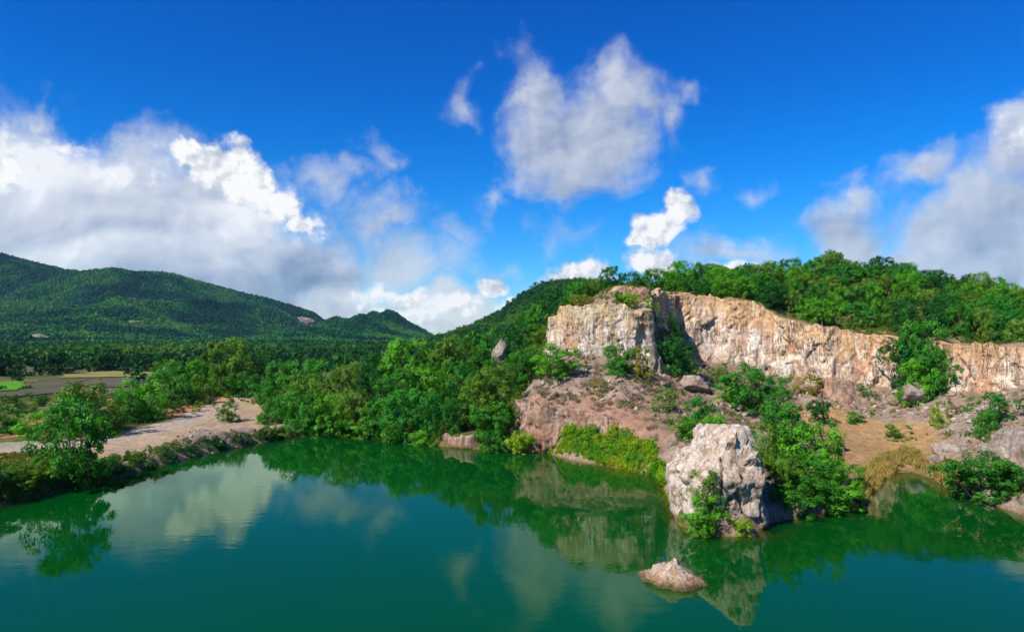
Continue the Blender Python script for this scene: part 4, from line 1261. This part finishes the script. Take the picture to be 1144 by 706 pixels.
# bare rock slabs on the far mountain
SLABS = []
for lab, px, py, w, h, Y in [('pale bare rock slab on the left mountain flank', 46, 381, 36, 11, 1150), ('pale rock scar low on the left mountain above the fields', 150, 362, 20, 7, 1500), ('grey crag near the right shoulder of the left mountain', 340, 362, 26, 12, 1900)]:
    V, F = rock_np(int(px), 4, 3, 9, .18, .05)
    b = at(px, py, Y)
    # find where the view towards the slab meets the mountain
    ys = np.linspace(880, 2290, 500); bx = np.array([at(px, py, y_) for y_ in ys])
    hit = np.argmax(MT_LEFT.h(bx[:, 0], bx[:, 1]) > bx[:, 2]); Yh = ys[hit]; b = bx[hit]
    V = V / (V.max(0) - V.min(0)) * np.array([w / FPX * Yh, w / FPX * Yh * .5, h / FPX * Yh * .9])
    me = np_mesh('rock_slab', V, F, M_MTROCK, False, {'rise': ('POINT', 'FLOAT', np.zeros(len(V), np.float32))})
    o = link('rock_slab', me); o.location = (b[0], b[1], b[2]); o.rotation_euler = (R(24), R(8), 0); o.location.z += 2; SLABS.append((b[0], b[1], w / FPX * Yh * .75))
    tag(o, lab, 'rock slab')


# forest on the mountains and trees of the plain
def mountain_pts(M, x0, x1, n, vis=None):
    X = rngS.uniform(x0, x1, n); Y = rngS.uniform(M.Yf, M.Yr + .06 * (M.Yr - M.Yf), n)
    px = X / Y * FPX + 572
    k = (px > -40) & (px < 1190); X, Y = X[k], Y[k]
    return np.stack([X, Y, M.h(X, Y) - .5], 1)


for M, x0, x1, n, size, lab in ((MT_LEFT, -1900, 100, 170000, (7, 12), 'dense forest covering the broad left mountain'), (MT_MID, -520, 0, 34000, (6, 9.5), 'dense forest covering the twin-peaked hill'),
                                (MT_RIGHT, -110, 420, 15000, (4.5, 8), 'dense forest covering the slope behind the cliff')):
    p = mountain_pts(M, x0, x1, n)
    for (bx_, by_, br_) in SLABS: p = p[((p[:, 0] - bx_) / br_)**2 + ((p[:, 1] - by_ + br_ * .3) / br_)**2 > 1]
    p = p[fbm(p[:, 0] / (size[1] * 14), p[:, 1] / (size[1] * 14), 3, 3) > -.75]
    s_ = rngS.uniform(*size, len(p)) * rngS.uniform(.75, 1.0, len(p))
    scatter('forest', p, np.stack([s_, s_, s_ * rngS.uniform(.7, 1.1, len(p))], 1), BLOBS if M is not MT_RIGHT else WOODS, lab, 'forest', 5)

FIELD_STRIPS = [('field', (.070, .24, .014), 'small vivid green paddy field at the left edge', [(-40, 431), (-10, 426.5), (22, 427.0), (33, 431), (20, 436), (-40, 439)]),
                ('field', (.085, .085, .050), 'grey brown ploughed field behind the left bank', [(30, 428), (60, 423), (92, 424), (88, 432), (64, 440), (20, 444), (-60, 446), (-60, 441), (22, 438)]),
                ('field', (.095, .085, .068), 'dark ploughed field below the straw strip', [(94, 424), (150, 420.5), (176, 423), (168, 430), (130, 434), (92, 433)]),
                ('field', (.21, .19, .065), 'straw coloured field strip before the valley trees', [(68, 417.5), (120, 414), (196, 416), (182, 420), (120, 421), (66, 421.5)])]
for nm, colr, lab, pts in FIELD_STRIPS:
    P = [onz(a, b, 1.3) for a, b in pts]
    P = [np.array([q_[0], q_[1]]) for q_ in P]
    lo, hi = np.min(P, 0), np.max(P, 0)
    nx_, ny_ = 90, 90
    X, Y = np.meshgrid(np.linspace(lo[0], hi[0], nx_), np.linspace(lo[1], hi[1], ny_))
    keep = inside(X + 1.5 * pnoise(X / 9, Y / 9, 1), Y + 2.5 * pnoise(X / 9, Y / 9, 7), P)
    Z = np.maximum(ground_z(X.ravel(), Y.ravel()).reshape(X.shape), 1.0) + .25
    F = grid_faces(nx_, ny_)
    F = F[keep.ravel()[F].all(1)]
    m, g = new_mat('field_' + lab.split()[1])
    pp = g.n('ShaderNodeNewGeometry').outputs['Position']
    nn = g.noise(g.v('MULTIPLY', pp, (.05, .5, 1)), 1.0, 5, .65)['Fac']
    g.out(g.principled(g.mix(1.0, colr, g.ramp(nn, [(.3, (.55, .6, .55)), (.5, (1, 1, 1)), (.7, (1.5, 1.35, 1.2))]), 'MULTIPLY'), .95, .05))
    used = np.unique(F); remap = np.zeros(X.size, int); remap[used] = np.arange(len(used))
    me = np_mesh(nm, np.stack([X.ravel(), Y.ravel(), Z.ravel()], 1)[used], remap[F], m, True)
    tag(link(nm, me), lab, 'field', kind='structure')
fld = [[onz(a, b, 1.3)[:2] for a, b in pts] for _, _, _, pts in FIELD_STRIPS]

# valley woodland between the fields and the mountain foot
X = rngS.uniform(-900, 240, 26000); Y = rngS.uniform(170, 1000, 26000)
px = X / Y * FPX + 572
py = 376 + (CAMZ - 1.3) / Y * FPX
k = (px > -40) & (px < 640)
den = fbm(X / 60, Y / 40, 1, 3)
# solid wood far away, hedges and clumps nearer
far_line = 330 + 60 * pnoise(X / 120, 2.0, 0)
k &= ((Y > far_line) & (den > -.45)) | ((Y > 190) & (px > 190) & (den > -.05)) | ((Y > 175) & (den > .28))
for P in fld: k &= ~inside(X, Y, [np.array(q_) for q_ in P])
k &= ~((px > 332) & (px < 376) & (Y > 170) & (Y < 380))
k &= rngS.uniform(size=len(X)) < np.clip(900 / Y / 2.2, .25, 1)
X, Y = X[k], Y[k]
s_ = rngS.uniform(5.5, 10.5, len(X))
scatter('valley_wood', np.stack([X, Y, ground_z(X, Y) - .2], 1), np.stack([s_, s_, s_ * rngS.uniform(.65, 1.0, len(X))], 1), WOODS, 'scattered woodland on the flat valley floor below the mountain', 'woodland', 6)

# undergrowth: between the trees of the grove, the slope and the hill
U = np.concatenate([spread_in(Y2([(296, 120), (310, 110), (340, 106.5), (400, 105.5), (470, 100), (545, 96), (572, 96), (590, 105), (604, 117), (640, 125), (640, 150), (560, 160), (400, 165), (290, 150)]), 6500),
                    spread_in(Y2([(640, 116), (740, 131), (850, 129), (900, 125), (1000, 119), (1060, 106), (1144, 98), (1260, 92), (1500, 84), (1600, 110), (1400, 160), (1100, 190), (760, 190), (640, 170)]), 9000)])
U = np.concatenate([U, spread_in(Y2([(1180, 62), (1250, 52), (1500, 40), (1650, 60), (1500, 82), (1220, 72)]), 1500), spread_in(Y2([(-60, 96), (60, 96), (140, 103), (200, 112), (290, 135), (300, 165), (200, 160), (60, 150), (-60, 140)]), 1500)])
den = fbm(U[:, 0] / 5, U[:, 1] / 5, 2, 3)
U = U[den > np.where((U[:, 0] < wx(300, 120)), .22, np.where(U[:, 1] < 86, .1, -.05))]
s_ = rngS.uniform(.7, 2.1, len(U))
z_ = ground_z(U[:, 0], U[:, 1])
scatter('undergrowth', np.stack([U[:, 0], U[:, 1], z_ - .1], 1), np.stack([s_ * 1.2, s_ * 1.2, s_], 1), UNDER, 'low leafy undergrowth between the trees of grove and hill', 'undergrowth', 7)

# weeds along the left bank and on the quarry slopes
U = spread_in([onz(a, b, .6)[:2] for a, b in [(-60, 575), (-60, 540), (0, 530), (60, 524), (130, 518), (170, 508), (235, 497), (330, 482), (420, 484), (480, 487), (540, 492), (590, 498), (588, 504), (500, 500), (330, 488), (230, 508), (130, 536), (0, 567)]], 10000)
z_ = ground_z(U[:, 0], U[:, 1]); k = (z_ > .02) & (z_ < 1.6) & ~((U[:, 0] > wx(492, 94)) & (U[:, 0] < wx(540, 94)) & (z_ < 1.2))
U, z_ = U[k], z_[k]
s_ = rngS.uniform(.4, 1.2, len(U)) * np.where(U[:, 0] > -36, 1.45, .72)
scatter('bank_weeds', np.stack([U[:, 0], U[:, 1], z_ - .05], 1), s_, UNDER, 'low weeds lining the left water edge', 'weeds', 8)

U = spread_in(Y2([(612, 90), (640, 88.5), (675, 86), (705, 84), (730, 79), (742, 74), (748, 66), (738, 70), (700, 77), (650, 83), (612, 88)]), 5200)
z_ = ground_z(U[:, 0], U[:, 1]); k = (z_ > -.15) & (z_ + 1.1 * fbm(U[:, 0] / 2.6, U[:, 1] / 2.6, 33, 4) < 3.3) & (fbm(U[:, 0] / 1.6, U[:, 1] / 1.6, 41, 3) > -.75)
U, z_ = U[k], z_[k]
s_ = rngS.uniform(.3, 1.0, len(U)) * (1 + .9 * np.clip(fbm(U[:, 0] / 2.2, U[:, 1] / 2.2, 44, 3), -.5, .6))
scatter('lush_grass', np.stack([U[:, 0], U[:, 1], z_ - .05], 1), s_, LUSH, 'bright lime green grass and creepers on the bank below the red rock', 'grass', 9)

U = np.concatenate([spread_in(Y2([(590, 94), (610, 99), (640, 104), (740, 104), (800, 118), (840, 121), (960, 112), (1000, 108), (1060, 98), (1200, 86), (1200, 66), (1090, 74), (1050, 84), (985, 97), (940, 106), (870, 92), (800, 74), (745, 82), (690, 90)]), 5200)])
den = fbm(U[:, 0] / 4.5, U[:, 1] / 4.5, 6, 4, .6); k = den > .18
U = U[k]
s_ = rngS.uniform(.25, .85, len(U))
DB = spread_in(Y2([(590, 92), (606, 99), (640, 104), (740, 103), (800, 119), (840, 121), (870, 112), (880, 100), (830, 84), (800, 70), (760, 66), (742, 76), (715, 86), (660, 90)]), 7000)
dn = fbm(DB[:, 0] / 3.5, DB[:, 1] / 3.5, 16, 4, .6); DB = DB[dn > .12]
scatter('dry_brush', np.stack([DB[:, 0], DB[:, 1], ground_z(DB[:, 0], DB[:, 1]) - .03], 1), rngS.uniform(.2, .7, len(DB)), TWIG, 'dead grey brown brush over the talus below the cliff', 'brush', 15, .3)
scatter('quarry_weeds', np.stack([U[:, 0], U[:, 1], ground_z(U[:, 0], U[:, 1]) - .04], 1), s_, UNDER + VERGE + DRY, 'patchy weeds and dry brush on the quarry slopes', 'weeds', 10)

U = np.concatenate([spread_in(Y2([(955, 62), (963, 60), (975, 66), (985, 72), (1003, 78), (1000, 83), (972, 80), (958, 70)]), 1500), spread_in(Y2([(1000, 80), (1030, 76), (1062, 66), (1085, 64), (1075, 74), (1045, 82), (1005, 86)]), 900)])
z_ = ground_z(U[:, 0], U[:, 1]); k = (z_ > -.25) & (z_ < .9); U, z_ = U[k], z_[k]
scatter('dry_reeds', np.stack([U[:, 0], U[:, 1], z_], 1), rngS.uniform(.4, 1.1, len(U)), DRY, 'golden dry reeds around the shallow inlet', 'reeds', 11)

U = spread_in([onz(a, b, 1.5)[:2] for a, b in [(-60, 512), (60, 503), (105, 503), (80, 516), (-60, 534)]], 1700)
U = np.concatenate([U, spread_in([onz(a, b, 1.6)[:2] for a, b in [(262, 449), (306, 451), (314, 457), (285, 454)]], 500), spread_in([onz(a, b, 1.8)[:2] for a, b in [(100, 470), (180, 462), (170, 474), (100, 482)]], 700)])
scatter('verge_grass', np.stack([U[:, 0], U[:, 1], ground_z(U[:, 0], U[:, 1]) - .03], 1), rngS.uniform(.2, .5, len(U)), VERGE, 'yellow green grass verge beside the dirt track', 'grass', 12)
U = spread_in(Y2([(606, 113), (622, 110.5), (660, 108.5), (700, 107), (728, 107), (740, 116), (752, 131), (800, 131), (866, 126), (905, 123), (1000, 117), (1100, 100), (1250, 91), (1250, 97), (1000, 122), (800, 137), (735, 132), (690, 118), (640, 115)]), 3600)
scatter('brink_grass', np.stack([U[:, 0], U[:, 1], ground_z(U[:, 0], U[:, 1]) - .03], 1), rngS.uniform(.3, .8, len(U)), VERGE + UNDER[:1], 'yellowing grass along the cliff brink', 'grass', 13)


# ------------------------------------------------------------------ stones
m_stone, g = new_mat('loose_stone')
sp = g.n('ShaderNodeNewGeometry').outputs['Position']
sn = g.noise(sp, 2.4, 5, .65)['Fac']
sr = g.n('ShaderNodeObjectInfo').outputs['Random']
g.out(g.principled(g.mix(1.0, g.ramp(sr, [(0, (.17, .115, .08)), (.4, (.26, .19, .14)), (.75, (.33, .26, .205)), (1, (.42, .36, .30))]), g.ramp(sn, [(.3, (.6, .6, .6)), (.55, (1, 1, 1)), (.75, (1.25, 1.2, 1.15))]), 'MULTIPLY'), .95, .1, g.bump(sn, .6, .1)))
M_STONE = m_stone
STONES = []
for i in range(5):
    V, F = rock_np(300 + i, 2, 3.2, 9, .10)
    STONES.append(np_mesh('stone', V * .5, F, M_STONE, False))
U = np.concatenate([spread_in(Y2([(990, 98), (985, 110), (1060, 100), (1072, 94), (1200, 88), (1200, 62), (1120, 65), (1085, 78), (1050, 86), (1030, 93)]), 5200),
                    spread_in(Y2([(592, 93), (610, 100), (640, 105), (735, 104), (745, 120), (840, 122), (900, 117), (1000, 110), (990, 98), (930, 104), (860, 96), (800, 80), (745, 84), (700, 90), (650, 92)]), 7500),
                    spread_in(Y2([(600, 98), (640, 104.5), (735, 103), (800, 124), (900, 118), (1060, 99), (1200, 87), (1200, 82), (1060, 94), (900, 112), (800, 117), (735, 98), (640, 100)]), 2600),
                    spread_in([onz(a, b, 1.9)[:2] for a, b in [(185, 492), (210, 484), (285, 476), (292, 484), (250, 492), (200, 500)]], 900)])
s_ = np.exp(rngS.normal(-1.62, .70, len(U)))
s_ = np.clip(s_, .06, 1.35)

s_ = np.where(U[:, 0] < -20, s_ * .55, s_)
scatter('scree_stones', np.stack([U[:, 0], U[:, 1], ground_z(U[:, 0], U[:, 1]) + s_ * .08], 1), np.stack([s_ * rngS.uniform(.8, 1.3, len(U)), s_ * rngS.uniform(.8, 1.3, len(U)), s_ * rngS.uniform(.6, 1.0, len(U))], 1), STONES, 'loose broken stones strewn over the quarry slopes and rubble heap', 'stones', 14, .5)


def rock(label, px, py, wpx, hpx, Y, seed, mat, sub=4, ratio=1.0, cuts=8, rough=.10, strata=.04, blocky=3.4, name='boulder', rot=0, sunk=.55, group=None):
    """a boulder whose visible box is centred at px with its foot at py"""
    V, F = rock_np(seed, sub, blocky, cuts, rough, strata)
    w = wpx / FPX * Y; h = hpx / FPX * Y
    V = V - (V.max(0) + V.min(0)) / 2
    V = V / (V.max(0) - V.min(0)) * np.array([w, w * ratio, h * (1 + sunk)])
    me = np_mesh(name, V, F, mat, False, {'rise': ('POINT', 'FLOAT', np.clip(V[:, 2] / h + .5, 0, 1).astype(np.float32))})
    o = link(name, me)
    b = at(px, py, Y)
    o.location = (b[0], b[1], b[2] + h * (1 + sunk) / 2 - h * sunk)
    o.rotation_euler = (0, 0, rot)
    return tag(o, label, 'boulder', group)


# the great boulder standing in the water
def great_boulder():
    bm = bmesh.new(); bmesh.ops.create_icosphere(bm, subdivisions=6, radius=1.0)
    V = np.array([v.co[:] for v in bm.verts]); F = np.array([[v.index for v in f.verts] for f in bm.faces]); bm.free()
    V = V / (np.abs(V)**5.0).sum(1)[:, None]**.2
    Y = 56.5
    cx = wx(799, Y)
    V = V * np.array([4.35, 3.5, 5.0]); V[:, 2] += 3.4          # z from -1.6 to 8.4
    z = V[:, 2]
    for d, o in [((-.62, -.10, .78), 5.55), ((-.95, -.25, .18), 4.25), ((.95, -.2, .25), 4.75), ((.05, -.93, .36), 4.75), ((.80, .1, .60), 6.95), ((-.2, -.75, .62), 6.9), ((.72, -.69, .05), 4.7), ((.1, .2, .97), 7.75), ((-.7, -.7, -.1), 4.35)]:
        d = np.array(d); d /= np.linalg.norm(d)
        e = V @ d - o
        V = V - np.where(e > 0, e * .95, 0)[:, None] * d
    c = np.array([0, 0, 3.2]); n = V - c; n /= np.linalg.norm(n, axis=1)[:, None]
    lay = np.round((pnoise(V[:, 0] * .12, V[:, 1] * .12, V[:, 2] * .95 + .1 * V[:, 0]) + .25 * pnoise(V[:, 0] * .5, V[:, 1] * .5, V[:, 2] * 2.4)) * 3.2) / 3.2
    f = .18 * fbm(V[:, 0] / 2.4, V[:, 1] / 2.4, V[:, 2] / 2.4, 3) + .30 * lay + .40 * facets(V[:, 0] / 2.8, V[:, 1] / 2.8, V[:, 2] / 1.7, 2) + .10 * facets(V[:, 0] / 1.0, V[:, 1] / 1.0, V[:, 2] / .45, 4) + .03 * np.round(fbm(V[:, 0] / 1.0, V[:, 1] / 1.0, V[:, 2] / .7, 2) * 3) / 3 + .05 * fbm(V[:, 0] / .35, V[:, 1] / .35, V[:, 2] / .35, 4)
    ck = np.abs(pnoise(V[:, 0] * .38 + 5, V[:, 1] * .38, V[:, 2] * .09 + 2)); f -= .55 * sstep(.06 - ck, 0, .06)
    V = V + n * f[:, None]
    V[:, 0] *= .76; V[:, 2] *= .965
    me = np_mesh('boulder', V, F, M_BOULDER, False, {'rise': ('POINT', 'FLOAT', np.clip(V[:, 2] / 8, 0, 1).astype(np.float32))})
    o = link('boulder', me); o.location = (cx, Y, 0); o.rotation_euler = (0, 0, R(6))
    tag(o, 'huge pale block of rock rising from the water at the peninsula tip', 'boulder')


great_boulder()
ROCKS = [
    
    ('pale upright boulder on the green slope left of the buttress', 558, 400, 18, 22, 121, 22, M_GREY),
    ('white flat stone on the brink of the red bank', 670, 462, 14, 9, 93, 23, M_BOULDER),
    ('small white stone left on the red bank brink', 638, 464, 9, 11, 93, 24, M_BOULDER),
    ('grey boulder on the brown talus right below the buttress', 666, 436, 22, 18, 98, 25, M_GREY),
    ('dark split boulder at the foot of the buttress', 712, 433, 14, 13, 97.5, 26, M_BANK),
    ('ridge of grey stone on the talus left of the large rounded bush', 775, 432, 34, 13, 103, 27, M_GREY),
    ('reddish outcrop below the long cliff', 938, 452, 46, 30, 110, 28, M_BANK),
    ('grey pointed outcrop at the top of the scree', 1025, 444, 30, 17, 101, 29, M_GREY),
    ('orange stump of rock standing on the sand beside the shore clump', 938, 503, 10, 20, 82, 30, M_CLIFF),
    ('low pale boulder at the far rim of the inlet', 1062, 508, 34, 14, 80, 31, M_GREY),
    ('whitish boulder on the inlet shore left of the broad dark bush', 1048, 518, 22, 11, 77, 32, M_GREY),
    ('big grey scree-covered rock at the right picture edge', 1152, 556, 112, 80, 67, 33, M_GREY, 5, .9, 7, .10, .04, 2.4),
    ('pinkish rock at the waterline right of the shore clump', 962, 566, 14, 24, 61, 34, M_BANK),
    ('rough ochre rock knob on top of the pale buttress', 697, 337, 30, 18, 113, 35, M_CLIFF),
    ('reddish rock knob on top right of the buttress', 716, 340, 26, 20, 112, 36, M_BANK),
    ('single pale stone at the grove end of the dirt yard', 327, 480, 9, 6, 105, 38, M_BOULDER),
]
for r in ROCKS:
    if r[7] is None: continue
    rock(*r)

# the small rock in front of it: a lopsided pyramid running on under the water
def half_sunk_rock():
    bm = bmesh.new(); bmesh.ops.create_icosphere(bm, subdivisions=5, radius=1.0)
    V = np.array([v.co[:] for v in bm.verts]); F = np.array([[v.index for v in f.verts] for f in bm.faces]); bm.free()
    V = V * np.array([4.8, 2.8, 3.0])
    for d, o in [((-.72, -.30, .62), 1.25), ((.55, -.45, .70), 1.28), ((.62, .30, .72), 1.35), ((-.2, .8, .55), 1.4), ((-.05, -.85, .52), 1.45), ((-.5, .5, .7), 1.35), ((.35, -.75, .55), 1.5)]:
        d = np.array(d); d /= np.linalg.norm(d)
        e = V @ d - o
        V = V - np.where(e > 0, e * .96, 0)[:, None] * d
    n = V / np.linalg.norm(V, axis=1)[:, None]
    f = .08 * fbm(V[:, 0] / .9, V[:, 1] / .9, V[:, 2] / .9, 4) + .22 * facets(V[:, 0] / 1.1, V[:, 1] / 1.1, V[:, 2] / .8, 6) + .09 * facets(V[:, 0] / .4, V[:, 1] / .4, V[:, 2] / .3, 8)
    V = V + n * f[:, None]
    V[:, 2] *= .80; V[:, 0] *= 1.3; V[:, 2] -= .12 * np.clip(V[:, 0], 0, 4)
    me = np_mesh('boulder', V, F, M_WET, False, {'rise': ('POINT', 'FLOAT', np.clip(V[:, 2] / 2, 0, 1).astype(np.float32))})
    o = link('boulder', me); c = onz(752, 652, 0); o.location = (c[0] + .2, c[1] + .5, -.25); o.rotation_euler = (0, 0, R(-14))
    tag(o, 'small pale pyramid of rock half sunk in the water before the huge block', 'boulder')


half_sunk_rock()

# bushes growing on the great boulder
for lab, px, yt, w, Y, kind, colr, z in [('olive creeper bush on the front of the huge block', 786, 524, 38, 52.6, 'scrub0', 'olive', 2.2), ('bright bush at the waterline on the front of the huge block', 784, 552, 46, 52.0, 'shrub0', 'bright', .2),
                                         ('lime tuft at the foot of the huge block', 827, 578, 26, 52.0, 'shrub1', 'lime', -.1), ('small lime bush at the left water corner of the huge block', 752, 520, 22, 59.0, 'scrub1', 'lime', .6)]:
    put_tree(lab, px, yt, w, Y, kind, colr, 'bushes on the huge block', z=z)




# ------------------------------------------------------------------ two tiny sheds across the valley
m_shed, g = new_mat('pale_plaster')
pp = g.n('ShaderNodeNewGeometry').outputs['Position']
g.out(g.principled(g.mix(g.noise(pp, .8, 4, .6)['Fac'], (.52, .48, .42), (.68, .64, .58)), .9, .1))
m_roof, g = new_mat('pale_roof_sheet')
pp = g.n('ShaderNodeNewGeometry').outputs['Position']
g.out(g.principled(g.mix(g.noise(pp, .5, 4, .6)['Fac'], (.45, .40, .36), (.62, .57, .50)), .6, .2))
for px, lab in ((344, 'tiny pale shed across the valley, left of the pair above the grove'), (364, 'tiny pale shed across the valley, right of the pair above the grove')):
    Y = 372; X = wx(px, Y); z = float(ground_z(X, Y)[0])
    e = bpy.data.objects.new('shed', None); COL.objects.link(e); e.location = (X, Y, z); e.rotation_euler = (0, 0, R(8))
    tag(e, lab, 'shed', 'sheds across the valley')
    w, d, h = 5.2, 4.0, 3.4
    V = [(-w/2, -d/2, -.3), (w/2, -d/2, -.3), (w/2, d/2, -.3), (-w/2, d/2, -.3), (-w/2, -d/2, h), (w/2, -d/2, h), (w/2, d/2, h), (-w/2, d/2, h), (-w/2, 0, h + 1.2), (w/2, 0, h + 1.2)]
    me = bpy.data.meshes.new('wall'); me.from_pydata(V, [], [(0, 1, 5, 4), (1, 2, 6, 9, 5), (2, 3, 7, 6), (3, 0, 4, 8, 7)]); me.materials.append(m_shed); link('wall', me, e)
    a, b = w/2 + .4, d/2 + .5
    V = [(-a, -b, h - .25), (a, -b, h - .25), (a, 0, h + 1.3), (-a, 0, h + 1.3), (-a, b, h - .25), (a, b, h - .25)]
    V += [(x, y, zz + .14) for x, y, zz in V]
    me = bpy.data.meshes.new('roof'); me.from_pydata(V, [], [(0, 1, 2, 3), (3, 2, 5, 4), (6, 9, 8, 7), (9, 10, 11, 8), (0, 6, 7, 1), (4, 5, 11, 10), (0, 3, 9, 6), (3, 4, 10, 9), (1, 7, 8, 2), (2, 8, 11, 5)]); me.materials.append(m_roof); link('roof', me, e)

# ------------------------------------------------------------------ the air
bm = bmesh.new(); bmesh.ops.create_cube(bm, size=1.0)
me = bpy.data.meshes.new('haze'); bm.to_mesh(me); bm.free()
m_haze, g = new_mat('haze_air')
pv = g.n('ShaderNodeVolumePrincipled')
pv.inputs['Color'].default_value = (.30, .66, 1.0, 1)
pv.inputs['Density'].default_value = HAZE
g.out(None, pv.outputs[0])
me.materials.append(m_haze)
hz_o = link('haze', me)
lo = np.array([gx[0] - 20, gy[0] - 20, -9.0]); hi = np.array([gx[-1] + 20, gy[-1] + 20, 372.0])
hz_o.location = tuple((lo + hi) / 2); hz_o.scale = tuple(hi - lo)
hz_o['kind'] = 'stuff'; hz_o['label'] = 'thin blue haze in the air over the valley'; hz_o['category'] = 'haze'
